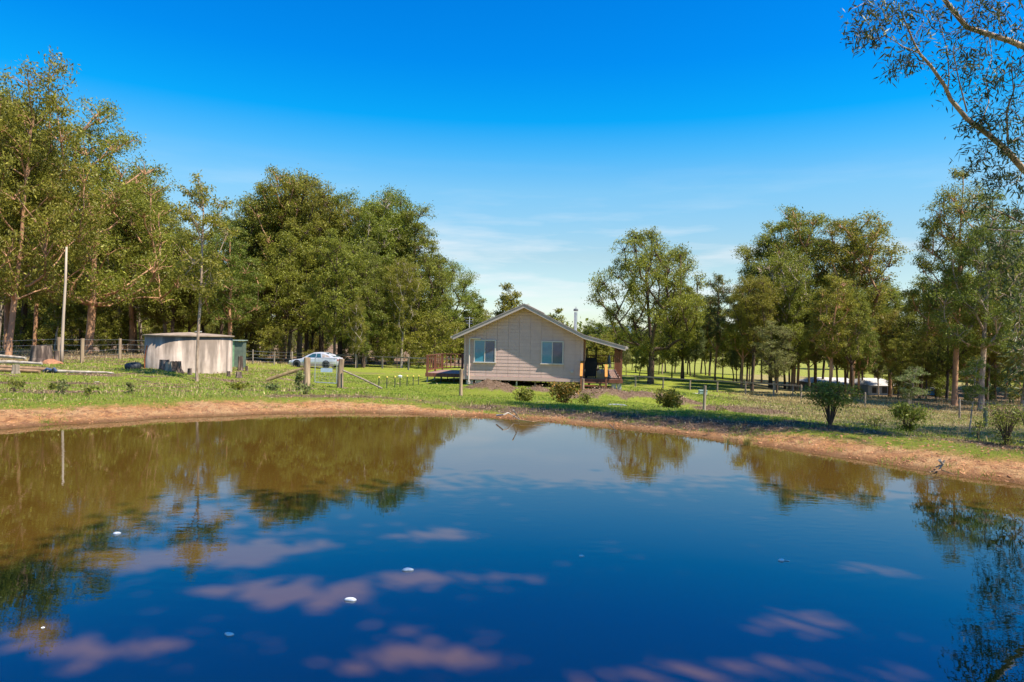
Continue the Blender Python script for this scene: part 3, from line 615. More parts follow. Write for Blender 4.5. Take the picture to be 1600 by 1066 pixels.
tw += limb(None, [(1511, 175, 9.2), (1498, 125, 9.0), (1489, 78, 8.9), (1500, 40, 8.8)], .022, .007)
tw += limb(None, [(1575, 225, 9.4), (1573, 173, 9.2), (1584, 142, 9.1), (1580, 100, 9)], .035, .010)
tw += limb(None, [(1530, 200, 9.3), (1545, 160, 9.5), (1540, 120, 9.6)], .022, .008)
tw += limb(None, [(1455, 104, 9.1), (1430, 95, 9.2), (1405, 96, 9.2)], .010, .005)
tw += limb(None, [(1545, 211, 9.3), (1540, 235, 9.2), (1535, 255, 9.2)], .012, .006)
tw += limb(None, [(1599, 265, 9.5), (1590, 282, 9.3), (1565, 292, 9.2)], .014, .006)
m2 = limb(J2, [(1700, 100, 9.9), (1599, 73, 9.6), (1575, 63, 9.5), (1545, 54, 9.4), (1511, 43, 9.3), (1493, 22, 9.2), (1476, 0, 9.2), (1455, -50, 9.1)], .10, .045)
tw += limb(None, [(1575, 63, 9.5), (1560, 35, 9.3), (1563, 5, 9.2)], .016, .006)
tw += limb(None, [(1511, 43, 9.3), (1530, 15, 9.1), (1535, -20, 9.1)], .018, .008)
tw += limb(None, [(1545, 54, 9.4), (1550, 90, 9.2), (1540, 118, 9.1)], .014, .006)
m3 = limb(J1 - Vector((0, 0, .4)), [(1690, 390, 9.2), (1600, 350, 9.0), (1570, 335, 9.0), (1530, 318, 8.9)], .05, .007)
tw += m3[3:]
tw += limb(None, [(1690, 370, 9.1), (1600, 362, 8.9), (1570, 360, 8.9), (1545, 358, 8.8)], .030, .006)
tw += limb(None, [(1660, 380, 9), (1612, 420, 8.8), (1595, 460, 8.8), (1592, 520, 8.7)], .02, .006)
tw += limb(None, [(1612, 420, 8.8), (1590, 430, 8.7), (1575, 455, 8.7)], .012, .005)
spots = [(1345, 45, 8.8, .13), (1360, 20, 8.8, .14), (1350, 5, 8.8, .14), (1385, 30, 8.8, .14), (1375, 62, 8.8, .12), (1338, 52, 8.8, .10), (1405, 25, 9, .14), (1430, 15, 9, .15), (1420, 95, 9.2, .12), (1405, 95, 9.2, .10), (1440, 40, 9, .14), (1465, 30, 9.2, .16), (1480, 55, 9.3, .16), (1500, 30, 9, .16), (1500, 75, 9, .15), (1490, 110, 9, .12),
         (1520, 20, 9.1, .17), (1545, 10, 9.1, .17), (1570, 25, 9.1, .18), (1590, 45, 9.1, .16), (1540, 85, 9.1, .16), (1520, 110, 9.1, .14), (1545, 130, 9.1, .17), (1570, 115, 9.1, .18), (1590, 135, 9, .18), (1580, 170, 9, .18), (1560, 190, 9.1, .14), (1530, 160, 9.3, .12), (1595, 90, 9, .17), (1600, 190, 9, .16), (1590, 215, 9, .14), (1530, 185, 9.2, .08), (1518, 200, 9.2, .07), (1536, 250, 9.2, .13), (1548, 275, 9.2, .14), (1562, 290, 9.2, .14), (1585, 270, 9.2, .15), (1600, 300, 9.1, .15), (1535, 232, 9.2, .10),
         (1572, 240, 9.2, .10), (1530, 318, 8.9, .08), (1590, 330, 8.9, .08), (1580, 375, 8.8, .13), (1597, 395, 8.8, .16), (1570, 405, 8.8, .13), (1590, 440, 8.7, .16), (1570, 460, 8.7, .13), (1597, 480, 8.7, .17), (1585, 510, 8.7, .14), (1600, 545, 8.7, .16), (1590, 580, 8.7, .10), (1615, 410, 8.8, .2), (1625, 470, 8.8, .2), (1640, 540, 8.8, .25), (1640, 150, 9, .25), (1650, 240, 9, .25), (1625, 60, 9, .2), (1450, -30, 9, .25), (1500, -40, 9, .3), (1560, -50, 9, .3), (1400, -25, 9, .2), (1620, -30, 9, .3), (1615, 600, 8.7, .15), (1560, 385, 8.8, .1)]
P = []
for (u, v, d, r) in spots:
    c = np.array(at(u, v, d * 1.85)); r *= 1.75
    for k in range(5):
        s = rg.normal(size=3) * r * 0.8; s[2] *= 0.8
        b.tube([c, c + s * 0.5 + rg.normal(size=3) * .02, c + s], [.009, .007, .005], 3, cap=False)
        n = int(15 + 14 * rg.random()); P.append(c + s + rg.normal(size=(n, 3)) * [.12, .12, .11])
for q in tw:
    P.append(np.array(q) + rg.normal(size=(14, 3)) * .16)
V1, F1 = leaves(np.concatenate(P), 0.185, 0.032, rg, droop=0.55)
P = []
for k in range(64):       # unseen upper boughs, placed to throw a shade band on the crest
    t = (k + rg.random()) / 64; c = np.array([6.8 + 5.9 * t, 13.0 - 4.8 * t, 12.2]) + rg.normal(size=3) * [.22, .22, .4]
    if k % 4 == 0: b.tube([(base.x + 3.0, base.y + 2.6, 13.0), ((c[0] + base.x + 3.2) / 2, (c[1] + base.y + 3) / 2, 13.4), c], [.03, .02, .01], 4, cap=False)
    for j in range(5):
        P.append(c + rg.normal(size=3) * .26 + rg.normal(size=(30, 3)) * .22)
for k in range(46):       # the crown above and outside the frame
    a = rg.random() * 6.28; t = rg.random(); r = 3.0 * math.sqrt(rg.random())
    c = np.array([base.x + 4.6 + r * math.cos(a), base.y + 4.4 + r * math.sin(a), 8.5 + 6 * t]); 
    b.tube([(base.x + 3.1, base.y + 2.7, c[2] - 1.5), (c + np.array([base.x + 3.1, base.y + 2.7, c[2] - 1.5])) / 2 + [0, 0, .3], c], [.035, .025, .012], 4, cap=False)
    for j in range(8):
        s = rg.normal(size=3) * .62; P.append(c + s + rg.normal(size=(42, 3)) * .28)
V2, F2 = leaves(np.concatenate(P), 0.22, 0.055, rg)
V = np.concatenate([V1, V2]); Fq = np.concatenate([F1, F2 + len(V1)])
inv = Matrix.Translation(-base)
tm = b.mesh('overhang_trunk', BKG, smooth=True); tm.transform(inv); link('trunk', tm, ot)
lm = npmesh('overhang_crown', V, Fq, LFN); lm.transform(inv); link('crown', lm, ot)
# shade tree: its crown lies over the camera and throws the dappled shade on the pond
stz = hz(9.4, -2.2); st = thing('shade_gum', 'wide gum tree on the near bank behind the viewer that shades the pond', 'tree', (9.4, -2.2, stz))
b = MB(); c0 = Vector((8.0, -1.0, 12.0)); P = []
HOLES = []                # where the photo's sun patches lie on the water
for u, v, a, c in ((430, 925, .62, .30), (560, 912, .5, .16), (655, 902, .42, .22), (150, 1012, .50, .20), (230, 1000, .3, .14), (60, 985, .3, .14), (780, 905, .40, .16), (1215, 970, .48, .22), (700, 1022, .60, .20), (590, 1030, .45, .18), (1120, 1046, .62, .24), (900, 1056, .34, .16), (1020, 1056, .4, .16), (20, 1000, .3, .2), (1340, 1050, .4, .14), (680, 835, .45, .22), (1335, 888, .5, .16), (300, 868, .8, .32), (400, 855, .5, .25), (210, 885, .5, .2), (1450, 1005, .3, .13), (740, 975, .16, .08)):
    p = onz(u, v); HOLES.append((p.x, p.y, a, c))
B0 = Vector(st.location)
trunk_pts = [B0 - Vector((0, 0, .3)), B0 + Vector((-.1, .1, 2)), B0 + Vector((-.4, .3, 5)), B0 + Vector((-.9, .7, 8)), c0]
b.tube(trunk_pts, [.45, .36, .31, .25, .16], 9, cap=False, wob=.08)
cls = []
t = 0
while len(cls) < 120 and t < 20000:
    t += 1
    a = rg.random() * 6.28; r = 5.3 * math.sqrt(rg.random()); z = rg.uniform(-1.1, 1.4) * math.sqrt(max(0.05, 1 - (r / 5.6) ** 2))
    c = np.array([8.0 + r * math.cos(a), -1.0 + r * math.sin(a), 12 + z])
    if all(np.linalg.norm(c - o) > 0.80 for o in cls): cls.append(c)
def in_hole(p, k=1.0):
    px, py = p[..., 0] - .53 * p[..., 2], p[..., 1] + .3 * p[..., 2]
    m = np.zeros(px.shape, bool)
    for hx, hy, rx, ry in HOLES:
        e = ((px - hx) / (rx * k)) ** 2 + ((py - hy) / (ry * k)) ** 2 + 0.5 * np.sin(px * 5 + hy) * np.cos(py * 6 + hx)
        m |= e < 1
    return m
for c in cls:
    if in_hole(c, 0.7): continue
    j = trunk_pts[3] if rg.random() < .5 else trunk_pts[2]
    b.tube([j, (Vector(c) + j) / 2 + Vector((0, 0, -.5)), c], [.07, .04, .015], 5, cap=False)
    for k in range(11):
        s = rg.normal(size=3) * [.55, .55, .4]; P.append(c + s + rg.normal(size=(62, 3)) * [.30, .30, .2])
P = [np.concatenate(P)]; P[0] = P[0][~in_hole(P[0])]
V, Fq = leaves(np.concatenate(P), 0.26, 0.10, rg)
tm = b.mesh('shade_trunk', BKP, smooth=True); tm.transform(Matrix.Translation(-B0)); link('trunk', tm, st)
lm = npmesh('shade_crown', V, Fq, LFN); lm.transform(Matrix.Translation(-B0)); link('crown', lm, st)
#PART2
# ------------------------------------------------------------------ the cabin
def local(o): return o
hx0, hy0 = at(725, 590, 38.4).x, 38.4
FL = -0.46                                  # floor level
house = thing('cabin', 'weatherboard cabin with grey brown cladding, low gable roof and timber decks on both sides', 'house', (hx0, hy0, FL), R(-7))
HI = house.matrix_basis.inverted() if False else None
W_ = 6.62; LEN = 12.6; PK = 3.38; EL = 2.43; ER = 2.50   # width, length, gable apex x, wall heights
APX = 3.42                                  # apex of the wall above the floor... top of cladding
APZ = 4.02
def roofz(x):                               # underside of the gable roof
    return APZ - 0.10 - (abs(x - PK) * (0.462 if x < PK else 0.500))
# wall core behind the cladding
b = MB(); pts = [(0, 0), (W_, 0), (W_, roofz(W_)), (PK, roofz(PK)), (0, roofz(0))]
vs = [(x, 0.06, z) for x, z in pts] + [(x, LEN, z) for x, z in pts]; n = 5
b.add(vs, [(0, 1, 2, 3, 4), (9, 8, 7, 6, 5)] + [(i, i + n, (i + 1) % n + n, (i + 1) % n) for i in range(n)])
b.build('wall', CLAD, house)
# window positions in the wall plane (x0, z0, x1, z1)
WINS = [(0.60, 0.80, 1.72, 1.98), (4.38, 0.80, 5.50, 1.98)]
ph = 0.190; pw = 0.62; rows = int(4.1 / ph); 
def clip_poly(x0, x1, z0, z1):
    # trim a board rectangle to the gable
    P_ = [(x0, z0), (x1, z0)]
    top = []
    xs_ = sorted({x0, x1, *( [PK] if x0 < PK < x1 else [])}, reverse=True)
    tops = [(x, min(z1, roofz(x))) for x in xs_]
    # add crossings of the roof line with z1
    out = []
    for i_, (x, z) in enumerate(tops):
        if out:
            xa, za = out[-1]
            ra, rb = roofz(xa), roofz(x)
            if (ra - z1) * (rb - z1) < 0:
                t_ = (z1 - ra) / (rb - ra); out.append((xa + (x - xa) * t_, z1))
        out.append((x, z))
    P_ += out
    return P_
for r in range(rows):
    z0 = r * ph; z1 = z0 + ph - 0.014
    off = 0.0 if r % 2 else pw / 2 * 0
    k = 0; x = 0.0
    while x < W_ - 0.05:
        x1 = min(W_, x + pw) - 0.012
        if roofz(x) < z0 and roofz(x1) < z0: x += pw; continue
        if any(x > a + .02 and x1 < c - .02 and z0 > d - .02 and z1 < e + .02 for a, d, c, e in WINS): x += pw; continue
        xa, xb = x, x1
        # shrink so no corner dips under the roof line
        if roofz(xa) < z0 + .01: xa = PK - (APZ - .10 - z0 - .01) / 0.462
        if roofz(xb) < z0 + .01: xb = PK + (APZ - .10 - z0 - .01) / 0.500
        if xb - xa < 0.03: x += pw; continue
        pl = clip_poly(xa, xb, z0, z1)
        m_ = len(pl); lean = 0.009
        vs = [(px_, 0.052 - (0.0 if pz > z0 + .02 else 0.0) - lean * (1 - (pz - z0) / ph) - 0.016, pz) for px_, pz in pl] + [(px_, 0.062, pz) for px_, pz in pl]
        b = MB(); b.add(vs, [tuple(range(m_))] + [(i_ + m_, (i_ + 1) % m_ + m_, (i_ + 1) % m_, i_) for i_ in range(m_)])
        b.build('plank', CLAD, house); x += pw
# corner trims, base trim
MB().box(-0.03, 0.0, -0.06, 0.09, 0.06, EL + .02).build('corner_board', CLAD, house)
MB().box(W_ - 0.09, 0.0, -0.06, W_ + 0.03, 0.06, roofz(W_) - .01).build('corner_board', CLAD, house)
MB().box(-0.03, -0.012, -0.20, W_ + 0.03, 0.05, -0.012).build('base_board', CLAD, house)
MB().box(0, 0.1, -0.24, W_, LEN, -0.205).build('floor_frame', mat('floor_underside', (0.12, .08, .05)), house)
def glass_mat(name, c1, c2, ang):
    m = bpy.data.materials.new(name); m.use_nodes = True; nt = m.node_tree; p = nt.nodes['Principled BSDF']; p.inputs['Roughness'].default_value = 0.06; p.inputs['IOR'].default_value = 1.55; p.inputs['Specular IOR Level'].default_value = 0.8
    t = N(nt, 'ShaderNodeTexCoord'); nz = N(nt, 'ShaderNodeTexNoise'); nz.inputs['Scale'].default_value = 2.2; L(nt, t.outputs['Object'], nz.inputs[0]); cr = ramp(nt, [(0.35, c1), (0.65, c2)]); L(nt, nz.outputs[0], cr.inputs[0]); L(nt, cr.outputs[0], p.inputs['Base Color'])
    return m
GLB = glass_mat('curtained_pane', (0.035, 0.20, 0.30), (0.05, 0.26, 0.36), 0)
GLD = glass_mat('screened_pane', (0.035, 0.075, 0.13), (0.05, 0.10, 0.17), 0)
for (a, d, c, e) in WINS:
    wf = MB()
    wf.box(a - .06, -0.035, e, c + .06, 0.03, e + .06); wf.box(a - .06, -0.035, d, a, 0.03, e); wf.box(c, -0.035, d, c + .06, 0.03, e); 
    wo_ = wf.build('window', WINF, house)
    MB().box(a - .09, -0.075, d - .06, c + .09, 0.03, d).build('sill', WINF, wo_)
    MB().box((a + c) / 2 - .022, -0.028, d, (a + c) / 2 + .022, 0.02, e).build('frame', WINF, wo_)
    MB().box(a, 0.004, d, (a + c) / 2 - .022, 0.014, e).build('pane', GLB, wo_)
    MB().box((a + c) / 2 + .022, -0.006, d, c, 0.012, e).build('pane', GLD, wo_)
# downpipe at the left window with its bend
b = MB(); b.tube([(0.92, -0.075, 2.10), (0.33, -0.075, 2.10), (0.30, -0.075, 2.06), (0.28, -0.075, -0.35)], .045, 8)
b.build('drainpipe', TRIM, house)
MB().box(0.20, -0.09, -.45, 0.36, 0.02, -0.30).build('pipe_elbow', TRIM, house)
# roof: two slopes and the verandah slope, with barge boards and gutters
OV = 0.48; TH = 0.10
def slope(name, xa, za, xb, zb, y0, y1, m, t=TH, parent=None, **k):
    b = MB(); b.add([(xa, y0, za), (xb, y0, zb), (xb, y1, zb), (xa, y1, za), (xa, y0, za - t), (xb, y0, zb - t), (xb, y1, zb - t), (xa, y1, za - t)], [(0, 1, 2, 3), (7, 6, 5, 4), (4, 5, 1, 0), (5, 6, 2, 1), (6, 7, 3, 2), (7, 4, 0, 3)])
    return b.build(name, m, parent or house)
ROOFM = mat('roof_sheet', (0.36, 0.33, 0.31), (0.31, 0.285, 0.27), 3, 0.45, 0.05, metal=0.2)
BARGE = mat('barge_board_paint', (0.42, 0.35, 0.30), (0.39, 0.325, 0.28), 3, 0.5, 0.0)
XL, ZL = -0.58, APZ - (PK + 0.58) * 0.462; XR, ZR = W_ + 0.06, APZ - (W_ + 0.06 - PK) * 0.500; XV, ZV = 8.93, ZR - (8.93 - W_ - .06) * 0.265
rf = slope('roof', XL, ZL, PK, APZ, -OV, LEN + .4, ROOFM)
slope('roof_panel', PK, APZ, XR, ZR, -OV, LEN + .4, ROOFM, parent=rf); slope('verandah_roof_panel', XR, ZR, XV, ZV, -OV, LEN + .4, ROOFM, parent=rf)
for (xa, za, xb, zb) in ((XL, ZL, PK, APZ), (PK, APZ, XR, ZR), (XR, ZR, XV, ZV)):
    slope('barge_board', xa, za - .015, xb, zb - .015, -OV - .03, -OV - .002, BARGE, t=.17, parent=rf)
    slope('barge_cap', xa, za + .055, xb, zb + .055, -OV - .055, -OV + .06, mat('barge_cap_metal', (0.27, .235, .215), None, 3, .4, 0), t=.065, parent=rf)
MB().box(XL - .13, -OV - .03, ZL - .10, XL - .003, LEN + .4, ZL + .02).build('gutter', BARGE, rf)
MB().box(XV + .003, -OV - .03, ZV - .10, XV + .13, LEN + .4, ZV + .02).build('gutter', BARGE, rf)
slope('ridge_cap', PK - .16, APZ + .012, PK + .16, APZ + .012, -OV - .04, LEN + .4, BARGE, t=.02, parent=rf)
# soffit lining
b = MB(); b.build if False else None
LIN = mat('soffit_lining', (0.62, 0.48, 0.30), (0.58, 0.44, 0.27), 4, 0.6, 0.0)
for (xa, za, xb, zb) in ((XL + .02, ZL, PK, APZ), (PK, APZ, XR, ZR)): slope('soffit', xa, za - TH - .004, xb, zb - TH - .004, -OV + .01, -0.02, LIN, t=.012, parent=rf)
# flue
b = MB(); fx, fy = 6.12, 2.4; b.tube([(fx, fy, 2.3), (fx, fy, 4.02 - .28)], .095, 14); fl_ = b.build('chimney_flue', STEEL, house, smooth=False)
b = MB(); b.lathe([(0.0, 3.98), (.13, 3.93), (.14, 3.84), (.12, 3.80), (0.0, 3.80)], 14, (fx, fy, 0)); b.build('flue_cowl', mat('cowl_metal', (.22, .21, .20), None, 5, .4, 0, metal=.5), fl_)
b = MB(); b.lathe([(0, 0), (.045, 0), (.05, .03), (0, .04)], 10, (fx, fy, 4.02)); b.build('flue_cap', STEEL, fl_)
# antenna at the left eave
b = MB(); b.tube([(-.05, 1.6, 2.2), (-.05, 1.6, 3.35)], .018, 6); an = b.build('antenna_mast', STEEL, house)
b = MB(); 
for k_, zz in enumerate((3.28, 3.12, 2.98)): b.tube([(-.05 - .28 + .05 * k_, 1.6, zz), (-.05 + .28 - .05 * k_, 1.6, zz)], .010, 5)
b.build('antenna_element', STEEL, an)
# stumps and piers under the floor
for (x, y, ww, m) in ((.10, .12, .40, CONC), (.62, .12, .34, CONC)): MB().box(x, y, -.95, x + ww, y + .34, -.215).build('pier', m, house)
for x in (2.0, 2.95, 4.0, 5.1, 6.2):
    for y in (.3, 4.4, 8.5, 12.2):
        b = MB(); b.tube([(x, y, -1.5), (x, y, -.21)], .055 if y > 1 else .05, 8); b.build('stump', STEEL if x < 3.5 else WEATH, house)
MB().box(3.2, 8.2, -.75, 5.3, 8.25, -.215).build('dark_panel', DGRN, house)  # dark sheet across the underfloor gap
# door and side wall openings seen along the verandah
MB().box(W_ + .004, 1.2, 0.0, W_ + .05, 2.2, 2.10).build('door', mat('dark_door', (.06, .035, .025), None, 4, .5, 0), house)
b = MB(); b.box(W_ + .004, .05, 0, W_ + .10, .15, 2.25).build('door_post', MERB, house)
MB().box(5.98, -0.06, .30, 6.12, 0.03, .42).build('tap_box', WINF, house)
# ---- verandah on the right
VX0, VX1 = W_ + .07, 8.78
for k_ in range(17):
    x = VX0 + k_ * ((VX1 - VX0) / 17); 
    MB().box(x, 0.02, -.035, x + (VX1 - VX0) / 17 - .012, LEN, 0.0).build('deck_board', DECKM, house)
MB().box(VX0, -0.03, -.20, VX1 + .05, 0.012, -.004).build('deck_fascia', MERB, house)
MB().box(VX1 + .004, 0.02, -.20, VX1 + .05, LEN, -.04).build('deck_fascia', MERB, house)
for y in (0.05, 3.0, 6.0, 9.0, 12.4):
    zt = ZV - .12
    MB().box(VX1 - .10, y, 0.0, VX1, y + .10, zt).build('verandah_post', MERB, house)
MB().box(VX1 - .09, 0, ZV - .26, VX1 - .01, LEN, ZV - .125).build('verandah_beam', MERB, house)
# timber screen boards by the front post
for k_ in range(4):
    MB().box(VX1 - .40 + k_ * .098 if k_ < 3 else VX1 - .098, .16 + .0 * k_, .92, VX1 - .312 + k_ * .098 if k_ < 3 else VX1 - .01, .19, ZV - .27).build('screen_board', BRWN, house)
for k_ in range(9):
    MB().box(VX1 - .03, .22 + k_ * .14, 0.0, VX1 - .008, .22 + k_ * .14 + .125, 1.0 if k_ > 1 else ZV - .27).build('screen_board', BRWN, house)
b = MB(); b.bar((VX1 - .05, 0.1, 1.0), (VX1 - .05, LEN, 1.0), .09, .045); b.build('rail', MERB, house)
b = MB(); b.bar((VX1 - .06, 1.6, .12), (VX1 - .06, LEN, .12), .05, .07); b.build('rail', MERB, house)
b = MB(); b.bar((VX0, LEN - .05, 1.0), (VX1, LEN - .05, 1.0), .09, .045); b.build('rail', MERB, house)
for k_ in range(30):
    y = 1.6 + k_ * .36; MB().box(VX1 - .07, y, .12, VX1 - .03, y + .04, .98).build('baluster', MERB, house)
for k_ in range(14):
    x = VX0 + .1 + k_ * .15; MB().box(x, LEN - .07, .1, x + .04, LEN - .03, .98).build('baluster', MERB, house)
for x in (VX0 + .3, 7.6): b = MB(); b.tube([(x, .5, -1.6), (x, .5, -.21)], .05, 8).build('stump', WEATH, house)
for (x, y) in ((8.22, .1), (8.52, .16)): MB().box(x, y, -1.25, x + .24, y + .3, -.205).build('pier', CONC, house)
# stairs toward the pond with orange handrails
SX0, SX1 = 6.58, 7.90
st_ = []
for k_ in range(4):
    z = -.16 - k_ * .17; y = -.20 - k_ * .27
    MB().box(SX0 + .06, y - .24, z - .04, SX1 - .06, y, z).build('stair_tread', MERB, house)
for x in (SX0, SX1):
    b = MB(); b.bar((x, .05, -.12), (x, -1.25, -.90), .045, .20); b.build('stair_stringer', MERB, house)
    MB().box(x - .045, .0, -.2, x + .045, .09, .98).build('newel_post', MERB, house)
    MB().box(x - .05, -1.30, -1.15, x + .05, -1.20, .18).build('newel_post', POSTW if False else MERB, house)
    b = MB(); b.bar((x, .06, 1.00), (x, -1.32, .20), .14, .045); b.build('handrail', ORNG, house)
    b = MB(); b.bar((x, .03, .62), (x, -1.25, -.16), .035, .10); b.build('stair_rail', ORNG, house)
# ---- deck on the left
DX0 = -2.62; DY0, DY1 = 1.7, 5.9
for k_ in range(26):
    y = DY0 + .03 + k_ * ((DY1 - DY0 - .03) / 26)
    MB().box(DX0, y, -.035, -.012, y + (DY1 - DY0) / 26 - .012, 0.0).build('deck_board', DECKM, house)
MB().box(DX0 - .04, DY0 - .015, -.22, -.012, DY0 + .028, .004).build('deck_fascia', MERB, house)
MB().box(DX0 - .04, DY0 + .03, -.22, DX0 - .003, DY1, .004).build('deck_fascia', MERB, house)
for (x, y) in ((DX0, DY0), (DX0, (DY0 + DY1) / 2), (DX0, DY1 - .1), (DX0 / 2, DY1 - .1), (-.12, DY1 - .1)):
    MB().box(x + .002, y, 0.004, x + .10, y + .09, 1.02).build('deck_post', MERB, house)
b = MB(); b.bar((DX0 + .05, DY0, 1.04), (DX0 + .05, DY1, 1.04), .10, .045); b.build('rail', MERB, house)
b = MB(); b.bar((DX0 + .1, DY1 - .05, 1.04), (-.02, DY1 - .05, 1.04), .10, .045); b.build('rail', MERB, house)
b = MB(); b.bar((DX0 + .05, DY0 + .1, .16), (DX0 + .05, DY1, .16), .04, .07); b.build('rail', MERB, house)
b = MB(); b.bar((DX0 + .1, DY1 - .05, .16), (-.02, DY1 - .05, .16), .04, .07); b.build('rail', MERB, house)
for k_ in range(8):
    y = DY0 + .35 + k_ * .48; MB().box(DX0 + .03, y, .16, DX0 + .08, y + .06, 1.02).build('baluster', MERB, house)
for k_ in range(9):
    x = DX0 + .3 + k_ * .27; MB().box(x, DY1 - .08, .16, x + .06, DY1 - .03, 1.02).build('baluster', MERB, house)
for x in (DX0 + .05, -1.75, -.95, -.2):
    for y in (DY0 + .15, DY0 + 2.0, DY1 - .3):
        b = MB(); b.tube([(x, y, -1.3), (x, y, -.22)], .045 if x < -2 else .032, 8); b.build('stump', CONC if (x < -2) else DGRN, house)
def onhouse(name, label, cat, x, y, z=0.0, rz=0.0, group=None):
    c, s = math.cos(R(-7)), math.sin(R(-7)); return thing(name, label, cat, (hx0 + x * c - y * s, hy0 + x * s + y * c, FL + z), R(-7) + rz, group)
# dark clutter on the verandah: form made up, a black appliance with two tall uprights
o = onhouse('black_appliance', 'black appliance with two tall upright bars beside the cabin door', 'appliance', 7.08, .95)
b = MB(); b.box(-.32, -.25, .10, .32, .25, .62); b.box(-.36, -.28, .62, .36, .28, .90); b.build('casing', BLACK, o)
b = MB(); b.add([(-.34, -.26, .905), (.34, -.26, .905), (.34, .26, .905), (-.34, .26, .905), (-.30, -.14, 1.14), (.30, -.14, 1.14), (.30, .20, 1.14), (-.30, .20, 1.14)], [(3, 2, 1, 0), (4, 5, 6, 7), (0, 1, 5, 4), (1, 2, 6, 5), (2, 3, 7, 6), (3, 0, 4, 7)]); b.build('lid', BLACK, o)
for x in (-.25, .27): MB().box(x - .04, .30, 0.0, x + .04, .36, 1.72 + x * .2).build('upright', BLACK, o)
for x in (-.28, .28):
    for y in (-.2, .2): b = MB(); b.tube([(x, y, 0), (x, y, .1)], .035, 8); b.build('leg', BLACK, o)
o = onhouse('picnic_table', 'red brown timber table standing on the verandah', 'table', 7.55, 3.6)
MB().box(-.55, -.9, .72, .55, .9, .76).build('table_top', MERB, o)
for sx in (-1, 1):
    for sy in (-1, 1): b = MB(); b.bar((sx * .45, sy * .7, 0), (sx * .2, sy * .7, .72), .08, .05); b.build('leg', MERB, o)
MB().box(-.95, -.9, .42, -.65, .9, .46).build('bench_seat', MERB, o)
b = MB(); b.bar((-.93, -.7, .0), (.0, -.7, .40), .05); b.bar((-.93, .7, .0), (.0, .7, .40), .05); b.build('brace', MERB, o)
o = onhouse('folded_umbrella', 'closed blue grey umbrella standing on the verandah by the stair post', 'umbrella', 8.1, 2.1)
b = MB(); b.tube([(0, 0, .05), (0, 0, 1.35)], .018, 8); b.build('pole', STEEL, o)
b = MB(); b.lathe([(.02, 1.32), (.075, 1.2), (.09, .85), (.03, .75)], 10); b.build('canopy', mat('umbrella_cloth', (.13, .17, .24), None, 5, .8, .2), o)
b = MB(); b.lathe([(0, 0), (.18, 0), (.18, .05), (0, .06)], 12); b.build('base', STEEL, o)

# ------------------------------------------------------------------ car
def rrsec(x, hw, z0, z1, bulge=.06, n=6):
    """right-left closed section of the body at x"""
    zc = (z0 + z1) / 2
    pts = [(x, -hw * .90, z0), (x, -hw, z0 + .14), (x, -hw - bulge * .3, zc + .02), (x, -hw * .985, z1 - .07), (x, -hw * .90, z1), (x, -hw * .4, z1 + .025), (x, hw * .4, z1 + .025), (x, hw * .90, z1), (x, hw * .985, z1 - .07), (x, hw + bulge * .3, zc + .02), (x, hw, z0 + .14), (x, hw * .90, z0)]
    return pts
def loft(secs):
    b = MB(); n = len(secs[0]); vs = [p for s_ in secs for p in s_]; fs = []
    for i in range(len(secs) - 1):
        for k in range(n): fs.append((i * n + k, i * n + (k + 1) % n, (i + 1) * n + (k + 1) % n, (i + 1) * n + k))
    fs.append(tuple(reversed(range(n)))); fs.append(tuple((len(secs) - 1) * n + k for k in range(n)))
    return b.add(vs, fs)
cp = at(494, 575, 56); car = thing('parked_car', 'silver hatchback parked on the grass in front of the wire fence', 'car', (cp.x, cp.y, hz(cp.x, cp.y)), R(-9))
car.scale = (.94, .94, .94)
CARP = mat('silver_blue_paint', (0.58, 0.58, 0.60), (0.55, 0.55, 0.57), 3, 0.28, 0, metal=0.35, spec=.6); CARL = mat('brown_sill_paint', (0.33, 0.27, 0.23), (.29, .24, .20), 5, .5, 0, metal=.3)  # lower side panels get a duller brown than the body
CGL = mat('car_glass', (0.03, 0.09, 0.11), (.02, .06, .08), 4, 0.05, 0, spec=.9); ALLOY = mat('alloy_wheel', (.72, .72, .72), (.62, .62, .62), 8, .35, 0, metal=.3)
st2 = [(-2.22, .52, .36, .52), (-2.14, .68, .26, .60), (-1.9, .78, .22, .68), (-1.35, .84, .20, .76), (-.85, .86, .19, .86), (-.2, .87, .18, .90), (.6, .87, .18, .91), (1.3, .86, .20, .93), (1.85, .83, .24, .93), (2.12, .76, .30, .90), (2.24, .62, .38, .74)]
loft([rrsec(*q) for q in st2]).build('body', CARP, car, smooth=False)
cab = [(-.95, .74, .84, .865), (-.45, .70, .86, 1.16), (0.0, .64, .88, 1.345), (.45, .62, .9, 1.385), (.95, .62, .9, 1.35), (1.45, .64, .9, 1.20), (1.95, .70, .88, .955), (2.1, .70, .85, .92)]
cs = []
for x, hw, z0, z1 in cab: cs.append([(x, -.80, z0), (x, -hw - (.04 if z1 < 1 else 0), z1 - .06 if z1 > 1 else z1 - .01), (x, -hw * .85, z1), (x, 0, z1 + .02), (x, hw * .85, z1), (x, hw + (.04 if z1 < 1 else 0), z1 - .06 if z1 > 1 else z1 - .01), (x, .80, z0)])
loft(cs).build('roof_shell', CARP, car, smooth=False)
def side_y(x, z):          # half width of the cabin side at x, z
    for i in range(len(cab) - 1):
        if cab[i][0] <= x <= cab[i + 1][0]:
            t = (x - cab[i][0]) / (cab[i + 1][0] - cab[i][0]); hw = cab[i][1] * (1 - t) + cab[i + 1][1] * t; z0 = cab[i][2] * (1 - t) + cab[i + 1][2] * t; z1 = cab[i][3] * (1 - t) + cab[i + 1][3] * t - .06
            return .80 + (hw - .80) * min(1, max(0, (z - z0) / max(.05, z1 - z0)))
    return .8
